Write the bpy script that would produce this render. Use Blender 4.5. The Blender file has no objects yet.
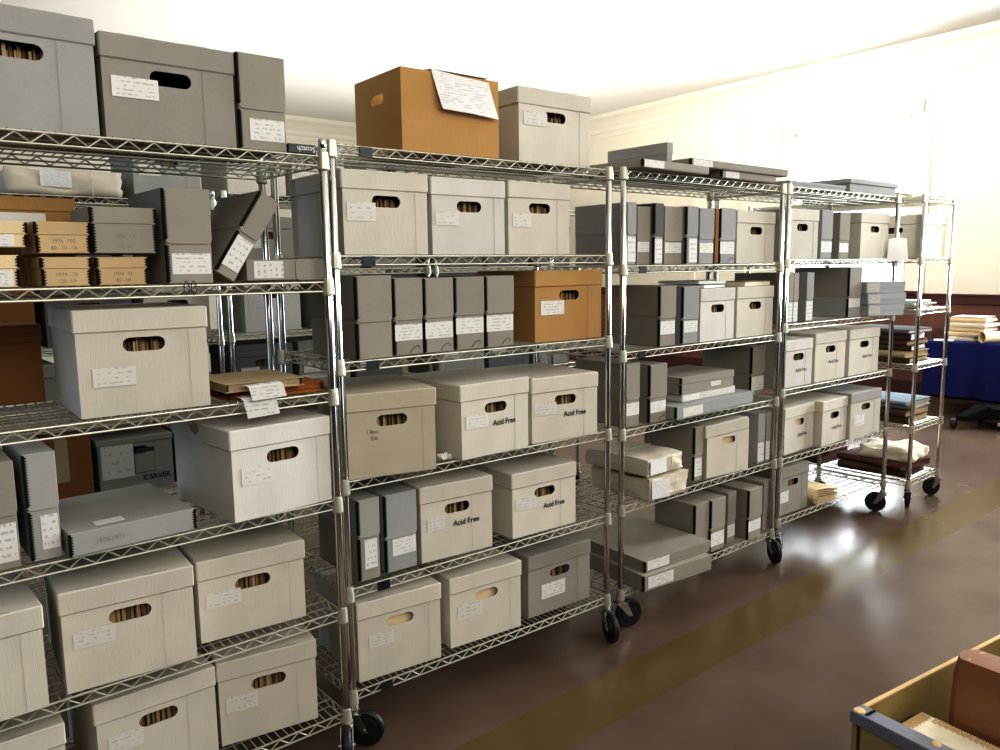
import bpy, bmesh, math, random
from mathutils import Vector, Matrix
random.seed(7)
D = bpy.data
COL = bpy.context.scene.collection
R = math.radians

# ------------------------------------------------------------------ camera (solved from the racks)
F = 793.6685
CP = Vector((0.0, -2.1453, 1.5611))
CR = Vector((0.764180, -0.644873, -0.012926))
CU = Vector((0.096793, 0.094841, 0.990776))
CF = Vector((0.637699, 0.758382, -0.134895))
cd = D.cameras.new('camera')
cd.sensor_width = 36.0
cd.lens = F * 36.0 / 1000.0
cam = D.objects.new('camera', cd)
COL.objects.link(cam)
M = Matrix((CR, CU, -CF)).transposed().to_4x4()
M.translation = CP
cam.matrix_world = M
bpy.context.scene.camera = cam


def ray(px, py):
    return CR * ((px - 500) / F) + CU * ((375 - py) / F) + CF


def hit(px, py, z):
    d = ray(px, py)
    return CP + d * ((z - CP.z) / d.z)


def column_on_line(px, P, e):
    """point P + t*e seen in pixel column px"""
    n = ray(px, 0).cross(ray(px, 750))
    return P + e * ((CP - P).dot(n) / e.dot(n))


def height_at(P, py):
    """z of the vertical line through P seen in pixel row py"""
    n = ray(0, py).cross(ray(1000, py))
    return P.z + (CP - P).dot(n) / n.z


# ------------------------------------------------------------------ materials
def nodes(name):
    m = D.materials.new(name)
    m.use_nodes = True
    nt = m.node_tree
    b = nt.nodes['Principled BSDF']
    return m, nt, b


def N(nt, t, **kw):
    n = nt.nodes.new(t)
    for k, v in kw.items():
        setattr(n, k, v)
    return n


def card(name, col, rough=.85, var=.10, scale=9.0, streak=0.0, rnd=.12):
    """paper board: slight mottling, a little change from piece to piece, faint bump"""
    m, nt, b = nodes(name)
    tc = N(nt, 'ShaderNodeTexCoord')
    no = N(nt, 'ShaderNodeTexNoise')
    no.inputs['Scale'].default_value = scale
    no.inputs['Detail'].default_value = 5
    nt.links.new(tc.outputs['Object'], no.inputs['Vector'])
    oi = N(nt, 'ShaderNodeObjectInfo')
    ma = N(nt, 'ShaderNodeMath', operation='MULTIPLY_ADD')
    ma.inputs[1].default_value = var * 2
    ma.inputs[2].default_value = 1 - var
    nt.links.new(no.outputs['Fac'], ma.inputs[0])
    mr = N(nt, 'ShaderNodeMath', operation='MULTIPLY_ADD')
    mr.inputs[1].default_value = rnd
    mr.inputs[2].default_value = 1 - rnd / 2
    nt.links.new(oi.outputs['Random'], mr.inputs[0])
    mm = N(nt, 'ShaderNodeMath', operation='MULTIPLY')
    nt.links.new(ma.outputs[0], mm.inputs[0])
    nt.links.new(mr.outputs[0], mm.inputs[1])
    vm = N(nt, 'ShaderNodeVectorMath', operation='SCALE')
    vm.inputs[0].default_value = col
    nt.links.new(mm.outputs[0], vm.inputs['Scale'])
    nt.links.new(vm.outputs[0], b.inputs['Base Color'])
    b.inputs['Roughness'].default_value = rough
    b.inputs['Specular IOR Level'].default_value = .25
    fine = N(nt, 'ShaderNodeTexNoise')
    fine.inputs['Scale'].default_value = 60
    fine.inputs['Detail'].default_value = 3
    if streak:
        mp = N(nt, 'ShaderNodeMapping')
        mp.inputs['Scale'].default_value = (6, 6, .4)
        nt.links.new(tc.outputs['Object'], mp.inputs['Vector'])
        nt.links.new(mp.outputs[0], fine.inputs['Vector'])
    else:
        nt.links.new(tc.outputs['Object'], fine.inputs['Vector'])
    bu = N(nt, 'ShaderNodeBump')
    bu.inputs['Strength'].default_value = .12 + streak
    bu.inputs['Distance'].default_value = .004
    nt.links.new(fine.outputs['Fac'], bu.inputs['Height'])
    nt.links.new(bu.outputs[0], b.inputs['Normal'])
    return m


def plain(name, col, rough=.5, metal=0.0, spec=.5):
    m, nt, b = nodes(name)
    b.inputs['Base Color'].default_value = (*col, 1)
    b.inputs['Roughness'].default_value = rough
    b.inputs['Metallic'].default_value = metal
    b.inputs['Specular IOR Level'].default_value = spec
    return m


def written(name, col, ink, rows=5.0, amount=.52):
    """paper with rows of small illegible print"""
    m, nt, b = nodes(name)
    tc = N(nt, 'ShaderNodeTexCoord')
    sx = N(nt, 'ShaderNodeSeparateXYZ')
    nt.links.new(tc.outputs['Generated'], sx.inputs[0])
    w = N(nt, 'ShaderNodeMath', operation='MULTIPLY')
    w.inputs[1].default_value = rows
    nt.links.new(sx.outputs['Z'], w.inputs[0])
    fr = N(nt, 'ShaderNodeMath', operation='FRACT')
    nt.links.new(w.outputs[0], fr.inputs[0])
    g = N(nt, 'ShaderNodeMath', operation='GREATER_THAN')
    g.inputs[1].default_value = .62
    nt.links.new(fr.outputs[0], g.inputs[0])
    mp = N(nt, 'ShaderNodeMapping')
    mp.inputs['Scale'].default_value = (9, 0, rows)
    nt.links.new(tc.outputs['Generated'], mp.inputs['Vector'])
    oi = N(nt, 'ShaderNodeObjectInfo')
    no = N(nt, 'ShaderNodeTexNoise', noise_dimensions='4D')
    no.inputs['Scale'].default_value = 1.0
    no.inputs['Detail'].default_value = 2
    nt.links.new(mp.outputs[0], no.inputs['Vector'])
    mw = N(nt, 'ShaderNodeMath', operation='MULTIPLY')
    mw.inputs[1].default_value = 30
    nt.links.new(oi.outputs['Random'], mw.inputs[0])
    nt.links.new(mw.outputs[0], no.inputs['W'])
    g2 = N(nt, 'ShaderNodeMath', operation='GREATER_THAN')
    g2.inputs[1].default_value = amount
    nt.links.new(no.outputs['Fac'], g2.inputs[0])
    # margins
    mx = N(nt, 'ShaderNodeMath', operation='COMPARE')
    mx.inputs[1].default_value = .5
    mx.inputs[2].default_value = .40
    nt.links.new(sx.outputs['X'], mx.inputs[0])
    mu = N(nt, 'ShaderNodeMath', operation='MULTIPLY')
    nt.links.new(g.outputs[0], mu.inputs[0])
    nt.links.new(g2.outputs[0], mu.inputs[1])
    mv = N(nt, 'ShaderNodeMath', operation='MULTIPLY')
    nt.links.new(mu.outputs[0], mv.inputs[0])
    nt.links.new(mx.outputs[0], mv.inputs[1])
    mix = N(nt, 'ShaderNodeMix', data_type='RGBA')
    mix.inputs['A'].default_value = (*col, 1)
    mix.inputs['B'].default_value = (*ink, 1)
    nt.links.new(mv.outputs[0], mix.inputs['Factor'])
    nt.links.new(mix.outputs['Result'], b.inputs['Base Color'])
    b.inputs['Roughness'].default_value = .75
    b.inputs['Specular IOR Level'].default_value = .2
    return m


MT = {}
MT['white'] = card('white_board', (.61, .57, .485), streak=.05)
MT['cool'] = card('cool_white_board', (.62, .59, .54), streak=.05)
MT['beige'] = card('beige_board', (.53, .475, .365))
MT['gray'] = card('gray_board', (.315, .295, .255), var=.07)
MT['slate'] = card('slate_board', (.385, .370, .345), var=.07)
MT['case'] = card('case_board', (.325, .298, .250), var=.07, scale=14)
MT['casecool'] = card('cool_case_board', (.355, .345, .335), var=.07, scale=14)
MT['casedark'] = card('dark_case_board', (.16, .155, .15), var=.07)
MT['tan'] = card('tan_board', (.575, .425, .245))
MT['manila'] = card('manila_board', (.70, .565, .36))
MT['pale'] = card('glow_tinted_board', (.52, .545, .57), var=.05)  # board lightened and blued to hold the backlit glow
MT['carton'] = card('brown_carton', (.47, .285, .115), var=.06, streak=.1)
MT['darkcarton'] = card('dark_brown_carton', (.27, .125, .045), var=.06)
MT['folder'] = card('kraft_folder', (.46, .36, .22), var=.1)
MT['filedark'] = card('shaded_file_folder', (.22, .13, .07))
MT['filetan'] = card('tan_file_folder', (.42, .28, .14))
MT['redrope'] = card('redrope_folder', (.38, .13, .035), var=.1)
MT['kraft'] = card('wrapping_paper', (.64, .58, .47), var=.12, scale=5, streak=.15)
MT['brown'] = card('brown_leather', (.27, .125, .055), rough=.38, var=.3, scale=6)
MT['oldbook'] = card('old_book_cover', (.10, .06, .04), var=.3)
MT['bluebook'] = card('blue_gray_cover', (.25, .30, .33), var=.15)
MT['redbook'] = card('red_brown_cover', (.13, .055, .045), var=.25)
MT['page'] = card('page_block', (.72, .66, .52), var=.2, scale=30)
MT['agedpage'] = card('aged_page_block', (.50, .36, .20), var=.45, scale=22)
MT['paper'] = card('white_paper', (.80, .79, .76), var=.05)
MT['label'] = written('label_paper', (.70, .685, .64), (.49, .48, .46), 5, .51)
MT['paleabel'] = written('pale_label_paper', (.655, .63, .575), (.50, .48, .455), 4, .53)
MT['sheet'] = written('printed_sheet', (.74, .72, .70), (.55, .54, .53), 16, .52)
MT['pencil'] = plain('pencil_mark', (.24, .215, .17), .8)
MT['ink'] = plain('black_print', (.03, .03, .03), .7)
MT['fadedink'] = plain('faded_print', (.16, .155, .15), .7)
MT['black'] = plain('black_metal', (.010, .010, .010), .8, 0, .15)
MT['dot'] = plain('metal_edge_gap', (.22, .205, .18), .5)
MT['hole'] = plain('dark_clip', (.05, .035, .02), .9)  # own dark brown of the hanging clip
MT['string'] = plain('string', (.75, .73, .68), .8)
MT['darkstring'] = plain('dark_string', (.02, .02, .02), .8)
MT['chrome'] = plain('chrome', (.64, .63, .60), .14, 1.0)
MT['wire'] = plain('plated_wire', (.56, .54, .45), .42, .62)
MT['steel'] = plain('fork_steel', (.55, .53, .48), .35, 1.0)
MT['rubber'] = plain('black_rubber', (.012, .012, .012), .5)
MT['holder'] = plain('smoked_plastic', (.018, .018, .02), .35)
MT['slot'] = plain('tab_slot', (.30, .28, .24), .9)

# ------------------------------------------------------------------ mesh builder


class MB:
    def __init__(self):
        self.v = []
        self.f = []
        self.m = []

    def add(self, vs, fs, mi=0):
        o = len(self.v)
        self.v += [tuple(p) for p in vs]
        self.f += [tuple(i + o for i in f) for f in fs]
        self.m += [mi] * len(fs)
        return self

    def box(self, x0, x1, y0, y1, z0, z1, mi=0):
        vs = [(x0, y0, z0), (x1, y0, z0), (x1, y1, z0), (x0, y1, z0), (x0, y0, z1), (x1, y0, z1), (x1, y1, z1), (x0, y1, z1)]
        fs = [(3, 2, 1, 0), (4, 5, 6, 7), (0, 1, 5, 4), (1, 2, 6, 5), (2, 3, 7, 6), (3, 0, 4, 7)]
        return self.add(vs, fs, mi)

    def tube(self, p, q, r, n=6, mi=0, r2=None, cap=True):
        p, q = Vector(p), Vector(q)
        r2 = r if r2 is None else r2
        d = (q - p).normalized()
        a = d.orthogonal().normalized()
        b = d.cross(a)
        vs = []
        for c, rr in ((p, r), (q, r2)):
            for i in range(n):
                t = 2 * math.pi * (i + .5) / n
                vs.append(c + a * (rr * math.cos(t)) + b * (rr * math.sin(t)))
        fs = [(i, (i + 1) % n, n + (i + 1) % n, n + i) for i in range(n)]
        if cap:
            fs += [tuple(range(n - 1, -1, -1)), tuple(range(n, 2 * n))]
        return self.add(vs, fs, mi)

    def path(self, pts, r, n=6, mi=0):
        for a, b in zip(pts[:-1], pts[1:]):
            self.tube(a, b, r, n, mi)
        return self

    def lathe(self, prof, n=16, mi=0, axis='z', c=(0, 0, 0)):
        vs = []
        for (r, z) in prof:
            for i in range(n):
                t = 2 * math.pi * i / n
                if axis == 'z':
                    vs.append((c[0] + r * math.cos(t), c[1] + r * math.sin(t), c[2] + z))
                elif axis == 'x':
                    vs.append((c[0] + z, c[1] + r * math.cos(t), c[2] + r * math.sin(t)))
                else:
                    vs.append((c[0] + r * math.cos(t), c[1] + z, c[2] + r * math.sin(t)))
        fs = []
        for k in range(len(prof) - 1):
            for i in range(n):
                j = (i + 1) % n
                fs.append((k * n + i, k * n + j, (k + 1) * n + j, (k + 1) * n + i))
        fs += [tuple(range(n - 1, -1, -1)), tuple((len(prof) - 1) * n + i for i in range(n))]
        return self.add(vs, fs, mi)

    def prism(self, poly, y0, y1, mi=0):
        """polygon in x,z extruded along y"""
        n = len(poly)
        vs = [(x, y0, z) for x, z in poly] + [(x, y1, z) for x, z in poly]
        fs = [tuple(range(n)), tuple(range(2 * n - 1, n - 1, -1))]
        fs += [((i + 1) % n, i, n + i, n + (i + 1) % n) for i in range(n)]
        return self.add(vs, fs, mi)

    def mesh(self, name, mats, bevel=0.0, smooth=False, seg=1):
        me = D.meshes.new(name)
        me.from_pydata(self.v, [], self.f)
        for m in mats:
            me.materials.append(m)
        me.polygons.foreach_set('material_index', self.m)
        bm = bmesh.new()
        bm.from_mesh(me)
        bmesh.ops.recalc_face_normals(bm, faces=bm.faces)
        if bevel:
            es = [e for e in bm.edges if len(e.link_faces) == 2 and e.calc_face_angle(0) > .6]
            bmesh.ops.bevel(bm, geom=es, offset=bevel, segments=seg, affect='EDGES', profile=.6)
        bm.to_mesh(me)
        bm.free()
        if smooth:
            me.polygons.foreach_set('use_smooth', [True] * len(me.polygons))
        me.update()
        return me

    def build(self, name, mats, parent=None, bevel=0.0, smooth=False, seg=1):
        if not isinstance(mats, (list, tuple)):
            mats = [mats]
        return link(name, self.mesh(name, mats, bevel, smooth, seg), parent)


def link(name, data, parent=None):
    o = D.objects.new(name, data)
    COL.objects.link(o)
    if parent is not None:
        o.parent = parent
    return o


def tag(o, label=None, cat=None, group=None, kind=None):
    if label:
        o['label'] = label
    if cat:
        o['category'] = cat
    if group:
        o['group'] = group
    if kind:
        o['kind'] = kind
    return o


def thing(name, loc, rz, label, cat, group=None):
    o = link(name, None)
    o.empty_display_size = .05
    o.location = loc
    o.rotation_euler = (0, 0, rz)
    return tag(o, label, cat, group)


TEXT = {}


def text(s, size, name, mat, parent, loc, rot=(R(90), 0, 0), bold=0.0, align='CENTER'):
    key = (s, size, mat.name, bold, align)
    if key not in TEXT:
        cu = D.curves.new('lettering', 'FONT')
        cu.body = s
        cu.size = size
        cu.align_x = align
        cu.offset = bold
        t = D.objects.new('lettering', cu)
        COL.objects.link(t)
        dg = bpy.context.evaluated_depsgraph_get()
        me = D.meshes.new_from_object(t.evaluated_get(dg))
        D.objects.remove(t)
        D.curves.remove(cu)
        me.materials.clear()
        me.materials.append(mat)
        TEXT[key] = me
    o = link(name, TEXT[key], parent)
    o.location = loc
    o.rotation_euler = rot
    return o


# ------------------------------------------------------------------ racks
RACK = {
    1: dict(O=(-0.0486, 0.0004), a=0.0, w=1.19, d=.43, z=[1.8858, 1.5229, 1.1907, .8548, .4951, .1535], top=1.936),
    2: dict(O=(1.1916, 0.0436), a=-.029457, w=1.19, d=.43, z=[1.9306, 1.5997, 1.2714, .8908, .5346, .1812], top=1.943),
    3: dict(O=(2.497, 0.0336), a=-.0019, w=1.19, d=.43, z=[1.9411, 1.5571, 1.2001, .8685, .5378, .1623], top=1.953),
    4: dict(O=(3.7567, 0.0387), a=-.018997, w=1.19, d=.43, z=[1.9432, 1.5761, 1.2439, .9016, .5311, .2008], top=1.960),
    5: dict(O=(5.1319, -.0591), a=.007004, w=.4561, d=1.19, z=[1.9513, 1.5812, 1.2643, .9175, .5261, .1724], top=1.968),
    6: dict(O=(0.262, 1.70), a=0.0, w=1.19, d=.43, z=[1.885, 1.56, 1.235, .90, .535, .17], top=1.94),
    7: dict(O=(1.505, 1.70), a=0.0, w=1.19, d=.43, z=[1.93, 1.56, 1.245, .90, .535, .17], top=1.94),
}
RACK[8] = dict(O=(2.75, 1.70), a=0.0, w=1.19, d=.43, z=[1.93, 1.56, 1.245, .90, .535, .17], top=1.94)
for k, r in RACK.items():
    r['ex'] = Vector((math.cos(r['a']), math.sin(r['a']), 0))
    r['ey'] = Vector((-math.sin(r['a']), math.cos(r['a']), 0))
    r['O'] = Vector((*r['O'], 0))
    r['z'].insert(0, 0)


def shelf_meshes(w, d):
    """wire shelf between four corner posts: cross wires on top, trussed edge on all four sides"""
    b = MB()
    g = .012
    r = .0030
    lo = -.027
    e = .0
    for y in (0, d):
        for z in (0, lo):
            b.tube((g, y, z), (w - g, y, z), r, 6)
    for x in (0, w):
        for z in (0, lo):
            b.tube((x, g, z), (x, d - g, z), r, 6)

    def zig(p, q):
        p, q = Vector(p), Vector(q)
        n = max(2, round((q - p).length / .031))
        n += n % 2
        prev = None
        for i in range(n + 1):
            t = p.lerp(q, i / n)
            t.z = -.002 if i % 2 else lo + .002
            if prev is not None:
                b.tube(prev, t, .0022, 5, cap=False)
            prev = t
    zig((g, 0, 0), (w - g, 0, 0))
    zig((g, d, 0), (w - g, d, 0))
    zig((0, g, 0), (0, d - g, 0))
    zig((w, g, 0), (w, d - g, 0))
    if w >= d:
        n = int(w / .0245)
        for i in range(1, n):
            x = w * i / n
            b.tube((x, -.002, .0032), (x, d + .002, .0030), .0017, 4, cap=False)
        for t in (.25, .5, .75):
            b.tube((0, d * t, -.0015), (w, d * t, -.0015), .003, 5)
            b.tube((0, d * t, lo), (w, d * t, lo), .0026, 5)
    else:
        n = int(d / .0245)
        for i in range(1, n):
            y = d * i / n
            b.tube((-.002, y, .0032), (w + .002, y, .0030), .0017, 4, cap=False)
        for t in (.25, .5, .75):
            b.tube((w * t, 0, -.0015), (w * t, d, -.0015), .003, 5)
            b.tube((w * t, 0, lo), (w * t, d, lo), .0026, 5)
    for x in (0, w):
        for y in (0, d):
            b.lathe([(.0150, .012), (.0165, -.002), (.0185, -.036), (.0150, -.040)], 14, c=(x, y, 0))
    return b.mesh('shelf', [MT['wire']], smooth=False)


SHELF = {(1.19, .43): shelf_meshes(1.19, .43), (.4561, 1.19): shelf_meshes(.4561, 1.19)}


def post_mesh(h):
    b = MB()
    pr = [(.0, 0), (.0125, .0), (.0125, .02), (.0118, .021), (.0118, .023), (.0125, .024), (.0125, h - .03), (.0118, h - .029), (.0118, h - .027), (.0125, h - .026), (.0125, h - .003), (.0100, h), (.0, h)]
    b.lathe(pr, 14)
    return b.mesh('post', [MT['chrome']], smooth=True)


PB = .127     # height at which the casters carry the posts
POST = {}
bo = MB()
bo.tube((0, 0, .018), (0, 0, .0), .0135, 12, r2=.017)
bo.lathe([(.010, -.002), (.021, -.004), (.021, -.014), (.010, -.016)], 14)
for s in (-1, 1):
    vs = [(-.026 * s * 0 + .019 * s - .0015, -.024, -.012), (.019 * s - .0015, .024, -.012), (.019 * s - .0015, .052, -.074), (.019 * s - .0015, .032, -.074)]
    vs2 = [(x + .003, y, z) for x, y, z in vs]
    bo.add(vs + vs2, [(0, 1, 2, 3), (7, 6, 5, 4), (0, 4, 5, 1), (1, 5, 6, 2), (2, 6, 7, 3), (3, 7, 4, 0)])
bo.tube((-.026, .040, -.0645), (.026, .040, -.0645), .005, 8)
bo.box(-.018, .018, -.024, .03, -.016, -.011)
FORK = bo.mesh('fork', [MT['steel']])
wb = MB()
wb.lathe([(.012, -.016), (.040, -.016), (.042, -.011), (.056, -.013), (.0615, -.008), (.0625, 0), (.0615, .008), (.056, .013), (.042, .011), (.040, .016), (.012, .016)], 28, axis='x', c=(0, .040, -.0645))
WHEEL = wb.mesh('wheel', [MT['rubber']], smooth=False)
hb = MB()
hb.box(-.022, .022, -.0075, -.0035, -.030, .0)
HOLDER = hb.mesh('label_holder', [MT['holder']])


def rack(i, label, holders=(), cast=(0, 0, 0, 0)):
    r = RACK[i]
    t = thing('wire_shelving_rack', r['O'], r['a'], label, 'wire rack', 'wheeled wire racks')
    w, d = r['w'], r['d']
    for s in range(1, 7):
        o = link('shelf', SHELF[(w, d)], t)
        o.location = (0, 0, r['z'][s])
        for hs, u in holders:
            if hs == s:
                h = link('label_holder', HOLDER, o)
                h.location = (u, 0, .0)
    h = r['top'] - PB
    if h not in POST:
        POST[h] = post_mesh(h)
    for k, (x, y) in enumerate(((0, 0), (w, 0), (w, d), (0, d))):
        p = link('post', POST[h], t)
        p.location = (x, y, PB)
        c = link('caster', FORK, t)
        c.location = (x, y, PB)
        c.rotation_euler = (0, 0, R(cast[k]))
        wl = link('wheel', WHEEL, c)
    return t


def U(i, px, v, z):
    r = RACK[i]
    P = r['O'] + r['ey'] * v + Vector((0, 0, z))
    return (column_on_line(px, P, r['ex']) - P).dot(r['ex'])


def hu(i, s, px):
    return (s, U(i, px, 0, RACK[i]['z'][s] - .01))


# ------------------------------------------------------------------ placing
RN = {1: 'nearest rack', 2: 'second rack', 3: 'third rack', 4: 'fourth rack', 5: 'end-on rack', 6: 'back-row left rack', 7: 'back-row middle rack', 8: 'added back-row right rack'}
SN = {1: 'top shelf', 2: 'second shelf', 3: 'third shelf', 4: 'fourth shelf', 5: 'fifth shelf', 6: 'bottom shelf'}


LAST = {}


def place(i, s, A, B, w=None, v=.015, yt=None, z0=0.0, ang=0.0):
    """front-left and front-right bottom corners; A/B are pixel columns or (x, y) pixels on the shelf"""
    r = RACK[i]
    z = r['z'][s] + .0052 + z0
    base = r['O'] + r['ey'] * v + Vector((0, 0, z))
    def pt(q):
        if isinstance(q, tuple):
            return hit(q[0], q[1], z)
        return column_on_line(q, base, r['ex'])
    if A is None:
        PB_ = pt(B)
        PA = PB_ - r['ex'] * w
    elif B is None:
        PA = pt(A)
        PB_ = PA + r['ex'] * w
    else:
        PA, PB_ = pt(A), pt(B)
        if isinstance(A, tuple) and not isinstance(B, tuple):
            PB_ = column_on_line(B, PA, r['ex'])
    if ang:
        PB_ = column_on_line(B, PA, r['ex'] * math.cos(ang) + r['ey'] * math.sin(ang))
    e = (PB_ - PA)
    ww = e.length
    rz = math.atan2(e.y, e.x)
    uu = (PA - r['O']).dot(r['ex'])
    if z0 == 0 and v < .2:
        gap = LAST.get((i, s), -9) + .003 - uu
        if 0 < gap < .12:
            PA = PA + e.normalized() * gap
            ww -= gap
        LAST[(i, s)] = (PB_ - r['O']).dot(r['ex'])
    h = None
    if yt is not None:
        h = height_at(PA, yt) - z
    return PA, rz, ww, h


def lab(where, i, s):
    return f"{where} on the {RN[i]}'s {SN[s]}"


def root_at(name, PA, rz, w, d, label, cat, group):
    c = PA + Vector((math.cos(rz), math.sin(rz), 0)) * (w / 2) + Vector((-math.sin(rz), math.cos(rz), 0)) * (d / 2)
    return thing(name, c, rz, label, cat, group)


def stadium(cx, cz, w, h, n=6):
    r = h / 2
    pts = []
    for k in range(n + 1):
        t = -math.pi / 2 + math.pi * k / n
        pts.append((cx + w / 2 - r + r * math.cos(t), cz + r * math.sin(t)))
    for k in range(n + 1):
        t = math.pi / 2 + math.pi * k / n
        pts.append((cx - w / 2 + r + r * math.cos(t), cz + r * math.sin(t)))
    return pts


def plate_with_hole(b, x0, x1, y, z0, z1, hole, depth, mi=0):
    """front plate at y with a hand hole; the rim of the hole runs back by depth"""
    bm = bmesh.new()
    outer = [bm.verts.new((x, y, z)) for x, z in ((x0, z0), (x1, z0), (x1, z1), (x0, z1))]
    inner = [bm.verts.new((x, y, z)) for x, z in hole]
    for L in (outer, inner):
        for a, c in zip(L, L[1:] + L[:1]):
            bm.edges.new((a, c))
    bmesh.ops.triangle_fill(bm, edges=bm.edges[:], use_beauty=True)
    bm.verts.index_update()
    b.add([v.co for v in bm.verts], [[v.index for v in f.verts] for f in bm.faces], mi)
    bm.free()
    n = len(hole)
    vs = [(x, y, z) for x, z in hole] + [(x, y + depth, z) for x, z in hole]
    b.add(vs, [(i, (i + 1) % n, n + (i + 1) % n, n + i) for i in range(n)], mi)


def paper_part(name, parent, x0, x1, y, z0, z1, mat, th=.0006):
    b = MB()
    b.box(-(x1 - x0) / 2, (x1 - x0) / 2, 0, th, 0, z1 - z0)
    o = b.build(name, mat, parent)
    o.location = ((x0 + x1) / 2, y - th - .0003, z0)
    return o


def record_box(i, s, A, B, yt, desc, col='white', w=None, v=.015, d=.385, H=None, label=(.10, .36, .47, .63), lmat='paleabel', txt=None,
               lid_h=.060, lidcol=None, files='files', pencil=False, group='lidded records boxes', rot=None, where=None, z0=0.0, lidtilt=0.0, fulllabel=None):
    PA, rz, W, h = place(i, s, A, B, w, v, yt, z0)
    if H is not None:
        h = H
    if h is None:
        h = .265
    if rot is not None:
        rz = rot
    t = root_at('records_box', PA, rz, W, d, fulllabel or lab(desc, i, s), 'storage box', group)
    o = .0045
    x0, x1, y0, y1 = -W / 2 + o, W / 2 - o, -d / 2 + o, d / 2 - o
    hz = h - lid_h - .034
    hole = stadium(0, hz, .104, .036)
    b = MB()
    zt = h - .006
    plate_with_hole(b, x0, x1, y0, 0, zt, hole, .004)
    b.add([(x0, y0, 0), (x1, y0, 0), (x1, y1, 0), (x0, y1, 0), (x0, y0, zt), (x1, y0, zt), (x1, y1, zt), (x0, y1, zt)],
          [(3, 2, 1, 0), (1, 2, 6, 5), (2, 3, 7, 6), (3, 0, 4, 7)])
    # overlapped board seam on the front and on the side
    sx = random.choice((.20, .28, .24, .34)) * W
    b.box(sx, x1, y0 - .0010, y0 - .0002, 0.001, h - lid_h - .001)
    b.build('body', [MT[col]], t)
    if files:
        fb = MB()
        x = -.062
        k = 0
        while x < .062:
            tt = random.uniform(.004, .011)
            fb.box(x, x + tt, y0 + .024 + random.uniform(0, .03), y0 + .16, .01, hz + .016 + random.uniform(-.012, .012), k % 3)
            x += tt + random.uniform(.0005, .004)
            k += 1
        if files == 'manila':
            fb = MB()
            fb.box(-.062, .020, y0 + .012, y0 + .05, .01, hz + .017)
            fb.box(.022, .062, y0 + .020, y0 + .05, .01, hz + .014, 1)
        cols = [MT['filedark'], MT['folder'], MT['filetan']] if files == 'files' else [MT['manila'], MT['manila'], MT['tan']]
        fb.build('file_folders', cols, t)
    lb = MB()
    lb.box(-W / 2, W / 2, -d / 2, d / 2, h - lid_h, h)
    lb2 = lb.mesh('lid', [MT[lidcol or col], MT['slot']], bevel=.0035)
    lo = link('lid', lb2, t)
    lo.rotation_euler = (0, lidtilt, R(random.uniform(-.5, .5)))
    for sx in (-.27, .2):
        sb = MB()
        sb.box((sx - .09) * W, (sx + .09) * W, -d / 2 + .004, -d / 2 + .0075, h - .0005, h + .0008)
        sb.build('tab_slot', MT['slot'], lo)
    if label:
        a0, a1, b0, b1 = label
        paper_part('label', t, x0 + a0 * (x1 - x0), x0 + a1 * (x1 - x0), y0 - .0013, b0 * h, b1 * h, MT[lmat])
    if txt:
        text('Acid Free', .028, 'printed_words', MT['ink' if i < 4 else 'fadedink'], t, (txt * W, y0 - .0022, hz - (.066 if i < 4 else .080)), bold=.0006)
    if pencil:
        text('1 Box', .018, 'pencil_note', MT['pencil'], t, (-.22 * W, y0 - .0020, .52 * h))
        text('576', .016, 'pencil_note', MT['pencil'], t, (-.20 * W, y0 - .0020, .44 * h))
    return t


def metal_edge(parent, x, y, z0, z1, side=1, both=True):
    """stitched black metal edge on a vertical corner; runs a little along the front and the side"""
    b = MB()
    wd = .0045
    xa, xb = (x, x + wd * side) if side > 0 else (x - wd, x)
    b.box(xa, xb, y - .0009, y, z0, z1)
    b.box(min(x, x - .0009 * side), max(x, x - .0009 * side), y - .0009, y + .008, z0, z1)
    z = z0 + .004
    while z < z1 - .004:
        c = x + (wd + .0015) * side
        b.box(c - .0020, c + .0020, y - .0009, y, z, z + .0034)
        b.box(min(x, x - .0009 * side), max(x, x - .0009 * side), y + .009, y + .0125, z, z + .0034)
        z += .0068
    return b.build('metal_edge', MT['black'], parent)


def rounded_lid(w, h0, h1, r=.014, n=4):
    pts = []
    for k in range(n + 1):
        t = math.pi + math.pi / 2 * k / n
        pts.append((-w / 2 + r + r * math.cos(t), h0 + r + r * math.sin(t)))
    for k in range(n + 1):
        t = -math.pi / 2 + math.pi / 2 * k / n
        pts.append((w / 2 - r + r * math.cos(t), h0 + r + r * math.sin(t)))
    pts += [(w / 2, h1), (-w / 2, h1)]
    return pts


def case_parts(t, w, d, h, col, split=.44, label=None, lmat='label', edge=True, string=False, lidcol=None, ring=False, fold=.0):
    x0, x1, y0, y1 = -w / 2 + .002, w / 2 - .002, -d / 2 + .002, d / 2
    b = MB().box(x0, x1, y0, y1, 0, h - .004)
    b.build('case_body', MT[col], t, bevel=.0015)
    lb = MB().prism(rounded_lid(w, split * h, h, min(.014, w * .2)), -d / 2 - .0012, d / 2)
    lid = lb.build('flip_lid', MT[lidcol or col], t, bevel=.0015)
    if edge:
        metal_edge(t, x0, y0, .003, split * h - .002)
        metal_edge(lid, -w / 2, -d / 2 - .0012, split * h + .012, h - .003)
    if label:
        a0, a1, b0, b1 = label
        paper_part('label', t, -w / 2 + a0 * w, -w / 2 + a1 * w, y0 - .0004, b0 * h, b1 * h, MT[lmat])
    if string:
        sb = MB()
        pts = [(.2 * w + .018 * math.cos(a) * (1 if a < 4 else .7), y0 - .002 - .006 * math.sin(a), .006 + .012 * (1 + math.sin(a * 1.3))) for a in [k * .5 for k in range(9)]]
        sb.path(pts, .0009, 5)
        sb.build('pull_string', MT['darkstring'], t)
    return t


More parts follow.
